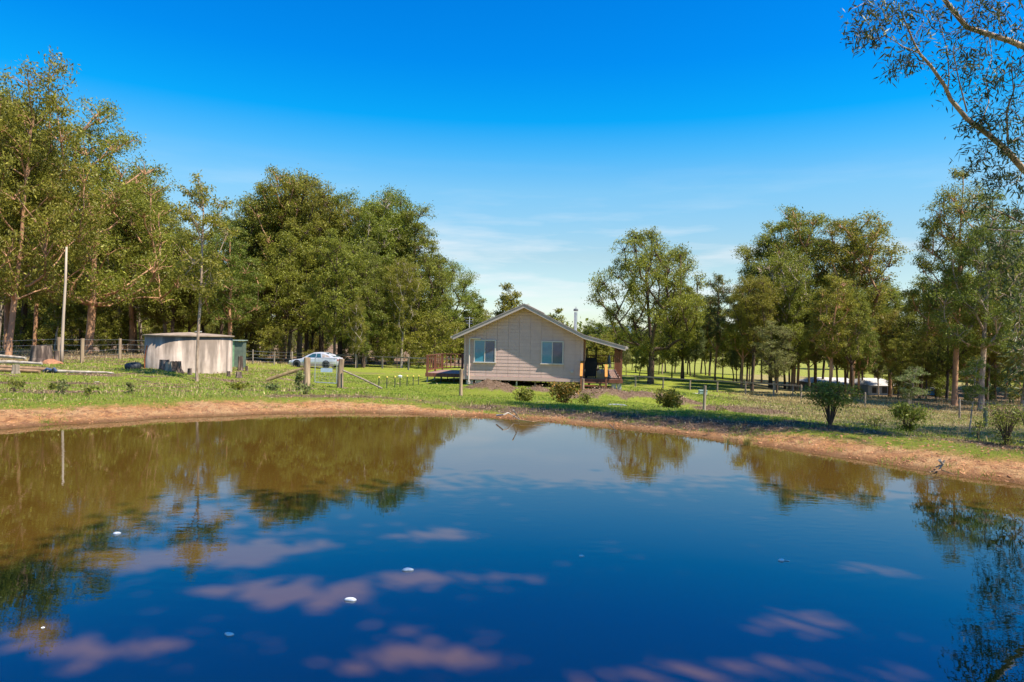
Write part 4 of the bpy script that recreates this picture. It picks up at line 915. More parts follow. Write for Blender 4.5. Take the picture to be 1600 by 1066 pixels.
def sidewin(poly, m, s_, name='side_window'):
    b = MB(); vs = [(x, -s_ * (side_y(x, z) + .012), z) for x, z in poly]; b.add(vs, [tuple(range(len(vs))) if s_ > 0 else tuple(reversed(range(len(vs))))]); b.add([(x, y + s_ * .01, z) for x, y, z in vs], [tuple(range(len(vs)))]); return b.build(name, m, car)
for s_ in (1, -1):
    sidewin([(-.50, .93), (.30, .94), (.30, 1.27), (.02, 1.26), (-.28, 1.10)], CGL, s_)
    sidewin([(.36, .94), (.80, .95), (.68, 1.28), (.36, 1.27)], CGL, s_)
    sidewin([(.90, .96), (1.62, .97), (1.35, 1.14), (.95, 1.24), (.84, 1.26)], mat('tinted_bright_glass', (.30, .22, .17), (.42, .38, .36), 6, .1, 0) if s_ == 1 else CGL, s_)
b = MB(); b.add([(-.93, -.66, .885), (-.93, .66, .885), (-.05, .56, 1.345), (-.05, -.56, 1.345)], [(0, 1, 2, 3)]); b.build('windscreen', CGL, car)
b = MB(); b.add([(1.10, -.5, 1.335), (1.10, .5, 1.335), (1.88, .58, 1.015), (1.88, -.58, 1.015)], [(0, 1, 2, 3)]); b.build('rear_window', CGL, car)
for s_ in (-1, 1):
    MB().box(-1.9, s_ * .865 - .02, .20, 1.95, s_ * .865 + .02, .42).build('sill_panel', CARL, car)
    MB().box(-.62, s_ * .90 - .08, .88, -.44, s_ * .90 + .08, .98).build('mirror', CARP, car)
    MB().box(-2.19, s_ * .52 - .16, .50, -2.08, s_ * .52 + .16, .62).build('headlight', WHT, car)
    MB().box(2.13, s_ * .55 - .14, .66, 2.24, s_ * .55 + .14, .82).build('tail_light', mat('red_lens', (.45, .02, .02), None, 4, .2, 0), car)
    MB().box(.33, s_ * .882 - .006, .30, .342, s_ * .882 + .006, .88).build('door_seam', BLACK, car)
MB().box(-2.27, -.6, .30, -2.12, .6, .44).build('bumper', CARP, car); MB().box(2.16, -.6, .32, 2.30, .6, .50).build('bumper', CARP, car)
for x in (-1.38, 1.28):
    for s_ in (-1, 1):
        b = MB(); b.lathe([(.355, -.012), (.355, .012), (.0, .012), (.0, -.012)], 24); me_ = b.mesh('wheel_well_shade', BLACK); me_.transform(Matrix.Translation((x, s_ * .878, .36)) @ Matrix.Rotation(R(90), 4, 'X')); link('wheel_well_shade', me_, car)  # flat black disc painted for the shade inside the wheel well
        wh = bpy.data.objects.new('wheel', None); col.objects.link(wh); wh.parent = car; wh.location = (x, s_ * .84, .315); wh.rotation_euler = (R(90) * s_, 0, 0)
        b = MB(); b.lathe([(.20, -.10), (.30, -.10), (.315, -.06), (.315, .06), (.30, .10), (.20, .10)], 24); b.build('tyre', RUBB, wh)
        b = MB(); b.lathe([(.0, .085), (.05, .09), (.05, .075), (.20, .06), (.21, .10)], 24); 
        rm = b.build('rim', mat('rim_back', (.08, .08, .08), None, 5, .5, 0), wh)
        b = MB()
        for k_ in range(5):
            a = k_ * 2 * math.pi / 5; b.bar((0, 0, .10), (.20 * math.cos(a), .20 * math.sin(a), .10), .07, .025)
        b.lathe([(.185, .085), (.205, .085), (.205, .115), (.185, .115)], 24, close=True); b.build('spokes', ALLOY, wh)

# ------------------------------------------------------------------ water tank
TC = at(296, 560, 33.2); TR = 1.93; tz = hz(TC.x, TC.y - 2.0) - .25; ZT = 1.50
tank = thing('water_tank', 'round concrete water tank with dark vertical stains and a shallow lid', 'water tank', (TC.x, TC.y, 0))
def tank_mat():
    m = mat('stained_concrete', (0.52, 0.42, 0.34), (0.42, 0.33, 0.26), 3, .9, .25); nt = m.node_tree; p = nt.nodes['Principled BSDF']
    t = N(nt, 'ShaderNodeTexCoord'); mp = N(nt, 'ShaderNodeMapping'); mp.inputs['Scale'].default_value = (1.1, 1.1, 0.13); L(nt, t.outputs['Object'], mp.inputs[0])
    nz = N(nt, 'ShaderNodeTexNoise'); nz.inputs['Scale'].default_value = 1.5; nz.inputs['Detail'].default_value = 5; nz.inputs['Roughness'].default_value = .6; L(nt, mp.outputs[0], nz.inputs[0])
    se = N(nt, 'ShaderNodeSeparateXYZ'); L(nt, t.outputs['Object'], se.inputs[0]); ad = N(nt, 'ShaderNodeMath', operation='MULTIPLY_ADD'); L(nt, se.outputs[2], ad.inputs[0]); ad.inputs[1].default_value = .07; L(nt, nz.outputs[0], ad.inputs[2])
    cr = ramp(nt, [(.47, 0.0), (.66, .85)]); L(nt, ad.outputs[0], cr.inputs[0]); mx = N(nt, 'ShaderNodeMix', data_type='RGBA'); L(nt, cr.outputs[0], mx.inputs[0])
    src = p.inputs['Base Color'].links[0].from_socket; L(nt, src, mx.inputs[6]); mx.inputs[7].default_value = (.11, .085, .065, 1); L(nt, mx.outputs[2], p.inputs['Base Color']); return m
b = MB(); b.lathe([(TR, tz - .3), (TR, ZT), (TR - .12, ZT)], 64); tw_ = b.build('tank_wall', tank_mat(), tank, smooth=True); tw_.data.polygons.foreach_set('use_smooth', [i_ < 64 for i_ in range(len(tw_.data.polygons))])
LIDM = mat('lid_concrete', (0.34, 0.26, 0.185), (0.20, 0.15, 0.105), 3, .9, .3)
b = MB(); b.lathe([(0.0, ZT + .19), (.5, ZT + .17), (1.4, ZT + .10), (TR + .09, ZT + .05), (TR + .09, ZT + .002), (TR - .05, ZT + .002)], 56); b.build('tank_lid', LIDM, tank, smooth=False)
b = MB(); b.lathe([(0, ZT + .21), (.16, ZT + .21), (.16, ZT + .25), (0, ZT + .255)], 16, (.55, -.3, 0)); b.build('inspection_hatch', CONC, tank)
# green sheet shed behind the tank
gp = at(368, 560, 40); gz = hz(gp.x, gp.y)
shed = thing('green_shed', 'narrow pale green metal shed just right of the concrete tank', 'shed', (gp.x, gp.y, gz), R(12))
for k_ in range(7): MB().box(-.62 + k_ * .09, -.5 - (.012 if k_ % 2 else 0), 0, -.62 + k_ * .09 + .088, .5, 1.55 - 0.0).build('wall_sheet', GRN, shed)
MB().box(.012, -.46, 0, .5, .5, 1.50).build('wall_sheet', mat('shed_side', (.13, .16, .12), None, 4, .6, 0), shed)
MB().box(-.68, -.6, 1.555, .56, .6, 1.60).build('roof', mat('shed_roof', (.33, .40, .33), None, 4, .5, 0), shed)
MB().box(-.70, -.55, -.02, -.63, -.48, 1.55).build('frame', WHT, shed)

# ------------------------------------------------------------------ posts, fences, gate
def gpt(u, v, d): p = at(u, v, d); return Vector((p.x, p.y, hz(p.x, p.y)))
def post(u, vtop, d, r, name, label, m, group=None, lean=0.0, n=9, cat='post'):
    g = gpt(u, 560, d); top = zat(u, vtop, d)
    o = MB(); H = top - g.z
    o.tube([(0, 0, -.25), (0, 0, H * .4), (lean * .5, .01, H * .8), (lean, 0, H)], [r * 1.12, r, r * .98, r * .93], n, wob=.10)
    ob = o.build(name, m, None, loc=g); return tagp(ob, label, cat, group)
post(480, 559, 31, .155, 'gate_post', 'thick round timber post left of the wire gate, with a strut against it', POSTW, n=14)
post(532, 561, 31, .135, 'gate_post', 'thick timber post right of the wire gate, leaning slightly', POSTW, lean=.06, n=12)
post(721, 577, 31, .075, 'fence_post', 'lone round timber post standing in front of the cabin left corner', POSTW, lean=-.0)
post(1102, 603, 29.6, .065, 'fence_post', 'lone timber post in the grass left of the round bush', WEATH, lean=.02)
post(1542, 637, 25, .075, 'fence_post', 'dark mossy post behind the shrub at the far right', mat('mossy_post', (.17, .19, .11), (.10, .11, .07), 8, .9, .4))
post(912, 592, 33.5, .06, 'fence_post', 'short pale post in front of the verandah stairs', POSTW)
def strut(p0, p1, r0, r1, name, label, m, cat='pole'):
    b = MB(); m_ = (p0 + p1) / 2 + Vector((0, 0, .02)); b.tube([p0 - p0, m_ - p0, p1 - p0], [r0, (r0 + r1) / 2, r1], 9, wob=.08)
    return tagp(b.build(name, m, None, loc=p0), label, cat)
g0 = gpt(417, 597, 30.6); strut(g0 + Vector((0, 0, .05)), at(474, 576, 30.85), .085, .075, 'strut_log', 'rough brown log leaning from the grass up to the left gate post', mat('log_bark', (.28, .20, .10), (.13, .09, .045), 6, .95, .7, (1, 1, 1)))
g1 = gpt(597, 610, 29.8); strut(g1 + Vector((0, 0, .03)), at(536, 579, 30.85), .04, .04, 'strut_pole', 'smooth grey pole leaning from the grass up to the right gate post', WEATH)
# wire gate
gx0, gx1 = at(492, 590, 30.9).x, at(526, 590, 30.9).x; gz_ = gpt(509, 590, 30.9).z
gate = thing('wire_gate', 'small pipe framed wire gate hanging between the two thick posts', 'gate', (gx0, 30.9, gz_))
gw = gx1 - gx0; b = MB(); b.tube([(0, 0, .22), (0, 0, 1.32)], .022, 8); b.tube([(gw, 0, .18), (gw, 0, 1.30)], .022, 8); b.tube([(0, 0, .22), (gw, 0, .18)], .022, 8); b.tube([(0, 0, 1.32), (gw, 0, 1.30)], .016, 8); b.build('gate_frame', STEEL, gate)
for k_ in range(7): b = MB(); b.tube([(0, 0, .34 + k_ * .14), (gw, 0, .32 + k_ * .14)], .004, 4); b.build('wire', WIRE, gate)
for k_ in range(5): b = MB(); b.tube([(gw * (k_ + 1) / 6, 0, .2), (gw * (k_ + 1) / 6, 0, 1.3)], .004, 4); b.build('wire', WIRE, gate)
MB().box(gw * .27, -.03, .68, gw * .80, -.012, .86).build('plate', mat('blue_grey_plate', (.40, .50, .60), (.34, .43, .52), 9, .5, 0), gate)
# the row of short dark pickets
for k_, (u, vt, d) in enumerate(((592, 588.5, 30), (604.5, 589, 31), (617, 588.5, 32), (625, 588.5, 32.6), (636, 590, 34), (645.5, 590.5, 35.5), (654, 590.5, 37))):
    g = gpt(u, 600, d); H = .50
    o = thing('star_picket', ['nearest', 'second', 'third', 'fourth', 'fifth', 'sixth', 'seventh and farthest'][k_] + ' short dark steel picket of the row between the gate and the deck', 'picket', g, 0, 'short pickets beside the deck')
    b = MB(); b.box(-.018, -.018, -.2, .018, .018, H); b.build('stake', DGRN, o)
    b = MB(); b.lathe([(0, H + .06), (.04, H + .05), (.045, H - .01), (0, H - .01)], 8) if k_ != 3 else b.lathe([(0, H + .09), (.11, H + .05), (.08, H - .03), (0, H - .04)], 7); b.build('cap', WHT if k_ == 3 else YEL, o)
o = post(226, 540, 29.5, .028, 'rusty_picket', 'rusty red steel picket leaning beside the concrete tank', RUST, lean=.10, n=6, cat='picket')

def fence(name, label, pts, rails, wires, pm, pr=.07, H=1.15, square=False, railm=WEATH):
    """pts: ground points in order; a thing with a part for every post, rail and wire"""
    o = thing(name, label, 'fence', pts[0]); o0 = Vector(pts[0])
    for p in pts:
        b = MB(); q = Vector(p) - o0; h = H * (1 + .06 * (rnd.random() - .5)); l = (rnd.random() - .5) * .06
        if square: b.box(q.x - pr, q.y - pr, q.z - .2, q.x + pr, q.y + pr, q.z + h)
        else: b.tube([q - Vector((0, 0, .2)), q + Vector((l, 0, h))], [pr, pr * .92], 8, wob=.1)
        b.build('post', pm, o)
    for i_ in range(len(pts) - 1):
        a = Vector(pts[i_]) - o0; c = Vector(pts[i_ + 1]) - o0
        for z in rails:
            b = MB(); b.bar(a + Vector((0, -pr * .8, H * z)), c + Vector((0, -pr * .8, H * z)), .06, .11); b.build('rail', railm, o)
        for z in wires:
            b = MB(); m_ = (a + c) / 2 + Vector((0, 0, H * z - .012)); b.tube([a + Vector((0, 0, H * z)), m_, c + Vector((0, 0, H * z))], .0075, 4); b.build('wire', WIRE, o)
    return o
fence('rail_fence', 'weathered timber post and rail fence running right from the cabin', [gpt(u, 600, d) for u, d in ((903, 74), (948, 73), (993, 72), (1036, 70.5), (1078, 69), (1121, 67), (1165, 64), (1209, 61), (1252, 58))], [.93], [.3, .6], WEATH, .085, 1.15)
fence('rail_fence', 'weathered timber post and rail fence between the silver car and the left deck', [gpt(u, 575, d) for u, d in ((520, 70), (558, 69), (597.5, 67), (638, 65.5), (680, 64), (722, 63), (765, 63))], [.93], [.3, .6], WEATH, .085, 1.25)
fence('wire_fence', 'wire fence with spaced round posts from the green shed to the silver car', [gpt(u, 570, d) for u, d in ((375, 52), (395, 56), (428.5, 57), (456, 60), (480, 64), (520, 70))], [], [.22, .45, .68, .92], WEATH, .06, 1.15)
fence('wire_fence', 'wire fence behind the concrete tank with grey posts at the forest edge', [gpt(u, 565, d) for u, d in ((-40, 37), (92, 33), (128, 32.2), (187, 38), (236, 41), (300, 46), (375, 52))], [], [.25, .47, .70, .93], POSTW, .085, 1.18)
fence('wire_fence', 'sparse post and wire fence crossing the dry paddock at right', [gpt(u, 625, d) for u, d in ((1252, 58), (1300, 52), (1352, 47), (1420, 43), (1500, 38), (1600, 35))], [], [.3, .6, .9], WEATH, .055, 1.1)
post(1240, 600, 62, .05, 'star_picket', 'thin pale stake beside the last rail fence post', WEATH, cat='stake')

# ------------------------------------------------------------------ left yard: pole, logs, stumps, tyres
g = gpt(96.5, 565, 32.2); pl_ = MB(); top = at(104, 386, 32.2)
pl_.tube([(0, 0, -.3), (0, 0, .6), (.05, 0, 2.2), (.12, 0, 3.8), Vector(top) - g], [.09, .07, .06, .052, .042], 12, wob=.05)
tagp(pl_.build('bare_pole', mat('bleached_pole', (.50, .39, .30), (.40, .31, .23), 4, .8, .2, (1, 1, .2)), None, smooth=True, loc=g), 'tall bleached bare pole standing at the fence left of the tank', 'pole')
def stump(u, v, d, r, H, label, seed=0, cat='stump', m=STUMP, rt=None, cleft=0.0):
    g = gpt(u, v, d); rr = random.Random(seed); o = thing('tree_stump', label, cat, g, rr.uniform(0, 6))
    b = MB(); n = 26; rings = []; prof = [(-.25, 1.25), (0, 1.22), (H * .3, 1.04), (H * .7, .97), (H, .95)]
    lob = [1 + .10 * math.sin(3 * 2 * math.pi * k / n + seed) + .05 * math.sin(7 * 2 * math.pi * k / n + 2 * seed) + .05 * (rr.random() - .5) for k in range(n)]
    jag = [1 + (rr.random() - .5) * .07 for k in range(n)]
    for z, s_ in prof:
        for k in range(n):
            a = 2 * math.pi * k / n; q = r * s_ * lob[k] ** (2.0 if z <= 0.01 else 1.0); b.v.append((q * math.cos(a), q * math.sin(a), z * (jag[k] if z == H else 1)))
    for i_ in range(len(prof) - 1):
        for k in range(n): b.f.append((i_ * n + k, i_ * n + (k + 1) % n, (i_ + 1) * n + (k + 1) % n, (i_ + 1) * n + k))
    b.build('bark', m, o)
    b = MB(); vs = [(r * .9 * lob[k] * math.cos(2 * math.pi * k / n), r * .9 * lob[k] * math.sin(2 * math.pi * k / n), H * .955) for k in range(n)] + [(0, 0, H * .90)]
    b.add(vs, [(k, (k + 1) % n, n) for k in range(n)]); b.build('cut_face', STUMPC, o); return o
stump(64, 560, 31.5, .40, .80, 'large dark drum like stump standing left of the bleached pole', 3)
stump(256, 580, 29.6, .20, .44, 'left and hollow half of the broad dark stump in front of the tank', 5)
stump(263.5, 581, 29.2, .13, .40, 'pale splintered middle piece of the broad stump in front of the tank', 6, m=WEATH)
stump(274, 581, 29.5, .21, .46, 'right half of the broad dark stump in front of the tank', 7)
stump(296.5, 583, 29.3, .085, .27, 'small stump touching the foot of the slender sapling', 8)
stump(357, 585, 30.5, .075, .24, 'little dark stump at the right foot of the tank', 9)
stump(373, 585, 30.5, .12, .27, 'squat dark stump right of the tank, second from its corner', 10)
stump(376, 570, 36, .12, .75, 'upright pale and dark broken stump in front of the green shed', 11, m=STUMP)
stump(385.5, 573, 36, .07, .30, 'small dark stump right of the broken upright stump', 12)
stump(25, 575, 26, .12, .34, 'small grey stump at the end of the log pile', 13, m=WEATH)
stump(88, 562, 31.6, .10, .55, 'short split stump leaning on the bleached pole', 14, m=STUMP)
def logx(pts, r0, r1, label, m, n=9):
    q = []
    for (u, v, d, lift) in pts:
        g = gpt(u, v, d); q.append(g + Vector((0, 0, lift)))
    b = MB(); b.tube([p - q[0] for p in q], [r0 + (r1 - r0) * i_ / (len(q) - 1) for i_ in range(len(q))], n, wob=.12)
    return tagp(b.build('log', m, None, loc=q[0]), label, 'log')
LOGM = mat('grey_log', (.46, .40, .33), (.24, .19, .14), 5, .9, .5); LOGB = mat('brown_log', (.36, .22, .12), (.20, .12, .065), 5, .9, .5)
logx([(-40, 558, 30, .35), (0, 559, 30, .38), (40, 560, 29.8, .30)], .10, .06, 'highest grey log of the pile at the left edge', LOGM)
logx([(-50, 565, 28, .22), (20, 565, 28, .24), (66, 563, 28, .22)], .09, .05, 'pale grey log lying across the brown logs at left', LOGM)
logx([(-40, 570, 27.4, .10), (10, 571, 27.2, .10), (76, 570, 27, .09)], .10, .07, 'brown log under the pale one in the pile at left', LOGB)
logx([(-50, 575, 26.5, .08), (15, 576, 26.4, .08), (62, 575, 26.3, .07)], .085, .06, 'lowest brown log at the front of the pile at left', LOGB)
logx([(70, 570, 26.8, .07), (120, 571, 26.8, .07), (166, 570, 27, .06), (178, 572, 27, .03)], .065, .03, 'long thin grey log stretching from the pile toward the tyre', LOGM)
logx([(148, 575, 24, .03), (156, 573, 24.2, .03)], .02, .012, 'short pale stick in the grass left of the tyre', LOGM)
b = MB(); g = gpt(79, 569, 26.7)
for k_ in range(12):
    a = k_ * .55; b.box(-.3 + rnd.random() * .55, -.1, .02, -.3 + rnd.random() * .2 + .28, .1, .04) if False else None
b.tube([(-.26, 0, .06), (-.1, -.05, .17), (.05, .02, .12), (.16, -.03, .19), (.24, 0, .07)], .05, 7); b.tube([(-.12, .05, .03), (.02, .04, .10), (.18, .06, .04)], .04, 7)
tagp(b.build('crumpled_hose', mat('dark_blue_plastic', (.05, .08, .16), (.03, .05, .10), 6, .5, .1), None, loc=g), 'crumpled dark blue plastic lying on the long thin log', 'hose')
# red earth heap
g = gpt(80, 563, 31); me_heap = MB(); 
n = 18; 
for j, (rr_, zz) in enumerate(((.56, -.1), (.42, .06), (.26, .15), (.10, .21))):
    for k in range(n):
        a = 2 * math.pi * k / n; q = rr_ * (1 + .12 * math.sin(3 * a + j) + .08 * (rnd.random() - .5)); me_heap.v.append((q * math.cos(a), q * .7 * math.sin(a), zz))
for i_ in range(3):
    for k in range(n): me_heap.f.append((i_ * n + k, i_ * n + (k + 1) % n, (i_ + 1) * n + (k + 1) % n, (i_ + 1) * n + k))
me_heap.f.append(tuple(3 * n + k for k in range(n)))
tagp(me_heap.build('earth_heap', DIRTM, None, smooth=True, loc=g), 'small heap of red earth against the drum like stump', 'dirt heap')
def tyre(u, v, d, R_, r_, name, label, m, tilt=0, lift=0):
    g = gpt(u, v, d); b = MB(); prof = [(R_ - r_ * 1.9, -r_ * .8), (R_ - r_ * .6, -r_), (R_ - .02, -r_ * .8), (R_, -r_ * .35), (R_, r_ * .35), (R_ - .02, r_ * .8), (R_ - r_ * .6, r_), (R_ - r_ * 1.9, r_ * .8), (R_ - r_ * 1.6, 0)]
    b.lathe(prof, 28, close=True); o = b.build(name, m, None, smooth=True, loc=g + Vector((0, 0, r_ * .8 + lift)), rot=(R(tilt), 0, 0)); return tagp(o, label, 'tyre')
tyre(208, 569, 29.6, .33, .12, 'tyre', 'black tyre lying tilted on the grass left of the concrete tank', RUBB, tilt=10, lift=.05)
tyre(963, 642, 20.5, .33, .11, 'tyre', 'faded grey tyre lying flat on the bank below the cabin stairs', GRYT, lift=.07)
# slab with a green lid box
g = gpt(1082, 613, 45); o = thing('concrete_slab', 'long pale concrete slab in the grass right of the cabin', 'slab', g); b = MB(); b.box(-.95, -.45, -.05, .70, .45, .14); b.box(-.75, -.3, .143, .4, .3, .17); b.build('slab', mat('pale_slab', (.66, .62, .56), (.58, .54, .48), 4, .9, .2), o)
g = gpt(1097, 612, 44.6); o = thing('green_box', 'small pale green box at the right end of the concrete slab', 'box', g + Vector((.05, 0, .0))); b = MB(); b.box(-.24, -.2, -.05, .24, .2, .38); b.build('box', mat('pale_green_plastic', (.30, .42, .36), None, 4, .5, 0), o); MB().box(-.26, -.22, .384, .26, .22, .42).build('lid', mat('pale_green_lid', (.36, .48, .42), None, 4, .5, 0), o)

# ------------------------------------------------------------------ far buildings at right
def far_house(u0, u1, vt, vb, d, name, label, wallm, roofm, extra=()):
    xa, xb = xat(u0, d), xat(u1, d); zt, zb = zat((u0 + u1) / 2, vt, d), zat((u0 + u1) / 2, vb, d); g = hz((xa + xb) / 2, d); wz = zt - (zt - zb) * .38 - g
    o = thing(name, label, 'house', ((xa + xb) / 2, d, g)); w2 = (xb - xa) / 2; H = zt - g
    MB().box(-w2 * .94, 0, -1, w2 * .94, 6, wz).build('wall', wallm, o)
    b = MB(); b.add([(-w2, -.6, wz), (w2, -.6, wz), (w2, 6.6, wz), (-w2, 6.6, wz), (-w2 + .8, 3, H + .0), (w2 - .8, 3, H + .0)], [(0, 1, 5, 4), (1, 2, 5), (2, 3, 4, 5), (3, 0, 4), (3, 2, 1, 0)]); b.build('roof', roofm, o)
    for (a, c, z0, z1, m, nm) in extra: MB().box(-w2 + 2 * w2 * a, -.05, wz * z0, -w2 + 2 * w2 * c, -.005, wz * z1).build(nm, m, o)
    return o
DKW = mat('far_dark_opening', (.03, .035, .04), None, 3, .5, 0); GREYR = mat('far_grey_roof', (.50, .47, .44), (.42, .40, .37), 2, .6, 0); BLUEW = mat('far_blue_wall', (.30, .36, .48), (.26, .32, .43), 2, .7, 0); REDP = mat('far_red_paint', (.45, .10, .07), None, 2, .6, 0); WALLW = mat('far_pale_wall', (.52, .47, .42), None, 2, .7, 0)
far_house(1276, 1350, 592, 613, 88, 'far_house', 'low far house with white trim and a red panel behind slim trunks', mat('far_brown_wall', (.16, .12, .10), None, 2, .7, 0), GREYR, [(.40, .52, .0, .85, REDP, 'red_panel'), (.60, .80, .55, .95, WHT, 'door'), (.12, .30, .2, .85, DKW, 'window'), (.84, .95, .1, .8, DKW, 'window')])
far_house(1356, 1408, 593, 618, 84, 'far_house', 'far low blue grey house with a pale roof behind the bare tree', BLUEW, GREYR, [(.15, .28, .2, .8, DKW, 'window'), (.45, .60, .2, .85, DKW, 'window'), (.78, .96, .0, .9, DKW, 'door')])
far_house(1440, 1474, 603, 616, 86, 'far_shed', 'small far shed with a bright blue tarpaulin between the right trunks', DKW, GREYR, [(.20, .62, .1, .85, mat('blue_tarp', (.04, .28, .70), None, 2, .5, 0), 'tarpaulin')])
far_house(968, 1010, 572, 590, 170, 'far_house', 'long pale far building seen low beneath the lone dome shaped gum', WALLW, GREYR, [(.3, .5, .2, .8, DKW, 'window')])

# ------------------------------------------------------------------ shrubs on the banks
def shrub(u, v, d, w_, h_, nleaf, Lh, Wd, leafm, name, label, seed, stems=7, bark=BKD, cat='bush', shape=1.0, bare=.15):
    rg = np.random.default_rng(seed); g = gpt(u, v, d); o = thing(name, label, cat, g); b = MB(); P = []
    per = nleaf // (stems * 5)
    for k in range(stems):
        a = 2 * math.pi * (k + rg.random() * .7) / stems; rr = w_ / 2 * (0.25 + .75 * rg.random()); tip = np.array([rr * math.cos(a), rr * math.sin(a) * .8, h_ * (1 - .45 * (rr / (w_ / 2)) ** 2 * rg.random())])
        mid = tip * [.35, .35, .5]; b.tube([(0, 0, -.05), mid, tip], [.012 * (h_ + .3), .008 * (h_ + .3), .003], 5, cap=False)
        for j in range(5):
            t = bare + (1 - bare) * (j + rg.random()) / 5; c = mid * (1 - t) + tip * t if t > .3 else mid * t * 2
            s_ = c + rg.normal(size=3) * [w_ * .10, w_ * .10, h_ * .08]; b.tube([c, s_], [.004, .002], 3, cap=False)
            P.append(s_ + rg.normal(size=(max(4, per), 3)) * [w_ * .085, w_ * .085, h_ * .075])
    P = np.concatenate(P); P[:, 2] = np.clip(P[:, 2], Lh * .6, h_ * 1.02); V, Fq = leaves(P, Lh, Wd, rg, droop=.1)
    link('stem', b.mesh('shrub_stem', bark), o); link('foliage', npmesh('shrub_foliage', V, Fq, leafm), o); return o
LRED = leafmat('young_red_leaf', (0.10, 0.10, 0.018), (0.19, 0.15, 0.025), (0.34, 0.16, 0.035))
shrub(820, 638, 24, .70, .64, 900, .10, .042, LFD, 'shrub', 'dark leafy shrub on the bank in front of the first mulch mound', 101, 8)
shrub(882, 641, 24, 1.05, .92, 1700, .10, .046, LRED, 'shrub', 'shrub with orange red new leaves in front of the cabin corner', 102, 10)
shrub(915, 642, 23.5, .75, .70, 420, .08, .034, LFD, 'shrub', 'thin sparse shrub right of the red tipped shrub', 103, 7)
shrub(1045, 654, 20, .86, .82, 1300, .10, .045, LFY, 'shrub', 'rounded light green shrub on the bank right of the grey tyre', 104, 10)
shrub(1010, 650, 20.5, .9, .24, 500, .06, .03, LFY, 'low_shrub', 'low sprawling yellow green growth left of the rounded shrub', 105, 8)
shrub(1126, 661, 18.5, .28, .42, 110, .07, .03, LF, 'seedling', 'small upright seedling on the bank right of the lone timber post', 106, 3, cat='plant')
shrub(1297, 679, 12.6, 1.02, .74, 2600, .055, .022, LFD, 'shrub', 'dark vase shaped bush on a thin stem at the right bank', 107, 16, bare=.32)
shrub(1345, 650, 20, .55, .45, 300, .07, .035, LFY, 'shrub', 'small bright green shrub half hidden behind the dark vase shaped bush', 108, 6)
shrub(1416, 690, 12.4, .60, .50, 1700, .06, .022, LFD, 'shrub', 'dense dark bush at the foot of the small sapling on the right bank', 109, 12)
shrub(1366, 684, 12.6, .38, .20, 120, .05, .02, LF, 'seedling', 'weedy seedling between the two dark bushes on the right bank', 110, 4, cat='plant')
shrub(1572, 712, 10.6, .78, .60, 1700, .05, .012, LFD, 'shrub', 'wispy dark shrub near the right edge below the mossy post', 111, 18, bare=.1)
shrub(1608, 716, 10.2, .35, .55, 300, .06, .015, LFD, 'shrub', 'tall thin shrub cut by the right edge', 112, 6)
shrub(1528, 700, 11.2, .25, .32, 90, .05, .02, LF, 'seedling', 'thin seedling at the top of the right bank', 113, 3, cat='plant')
shrub(467, 613, 21.5, .30, .56, 260, .10, .05, LFB, 'seedling', 'upright blue green gum seedling in front of the left gate post', 114, 5, cat='plant')
shrub(425, 622, 19.5, .42, .20, 160, .08, .045, LFB, 'seedling', 'low blue green seedling left of the upright one by the gate', 115, 6, cat='plant')
shrub(373, 616, 20, .62, .22, 420, .08, .04, LFY, 'low_shrub', 'pale green spreading plant on the grass right of the tank', 116, 9, cat='plant')
for k_, (u, v, w_, h_, lb) in enumerate(((22, 612, .42, .30, 'broad leafed seedling at the left edge of the grass'), (97, 597, .30, .20, 'upper small dark seedling below the log pile'), (84, 606, .28, .16, 'pale leafed seedling just above the lowest left seedlings'), (98, 619, .42, .22, 'wide dull green seedling near the left bank'), (138, 622, .34, .20, 'brownish seedling right of the wide dull green one'), (202, 618, .20, .26, 'small upright seedling below the tyre'), (32, 596, .3, .2, 'yellowish seedling below the stacked logs'), (478, 622, .42, .22, 'drooping seedling beside the gate seedling'))):
    shrub(u, v, 1.75 * 0 + at(u, v, 1).y * 0 + (HC - .12) * F / (v - (527 + ROLL * (u - 800))), w_, h_, 90, .075, .042, LFB if k_ % 2 else LFD, 'seedling', lb, 130 + k_, 5, cat='plant')
# reeds and driftwood at the water's edge
def tuft(u, v, n, h_, label, seed, m):
    rg = np.random.default_rng(seed); p = onz(u, v, .02); V = []; Fq = []
    for k in range(n):
        a = rg.random() * 6.28; r = .07 * rg.random(); t = np.array([math.cos(a), math.sin(a), 0]); s = h_ * (.6 + .5 * rg.random()); sp = .25 + .6 * rg.random()
        b0 = t * r; w = np.array([-t[1], t[0], 0]) * .004; m1 = b0 + t * s * .15 * sp + [0, 0, s * .6]; e = b0 + t * s * .55 * sp + [0, 0, s * .95]
        i0 = len(V); V += [b0 - w, b0 + w, m1 + w * .8, m1 - w * .8, e]; Fq += [(i0, i0 + 1, i0 + 2, i0 + 3), (i0 + 3, i0 + 2, i0 + 4)]
    return tagp(link('reed_clump', npmesh('reed_clump', V, Fq, m), None, (p.x, p.y, -.03)), label, 'reeds')
REED = leafmat('dry_reed', (.26, .16, .04), (.36, .23, .07), (.46, .33, .13))
tuft(1168, 694, 130, .20, 'tan rush clump standing in the water at the right shore', 1, REED)
tuft(1137, 693, 22, .22, 'few thin rush stalks left of the tan clump', 2, REED)
tuft(1150, 690, 16, .16, 'short rush stalks between the thin stalks and the tan clump', 3, REED)
tuft(705, 652, 24, .14, 'thin grass stalks at the far shore left of the driftwood', 4, REED)
tuft(905, 665, 20, .12, 'thin grass stalks at the shore right of the driftwood', 5, REED)
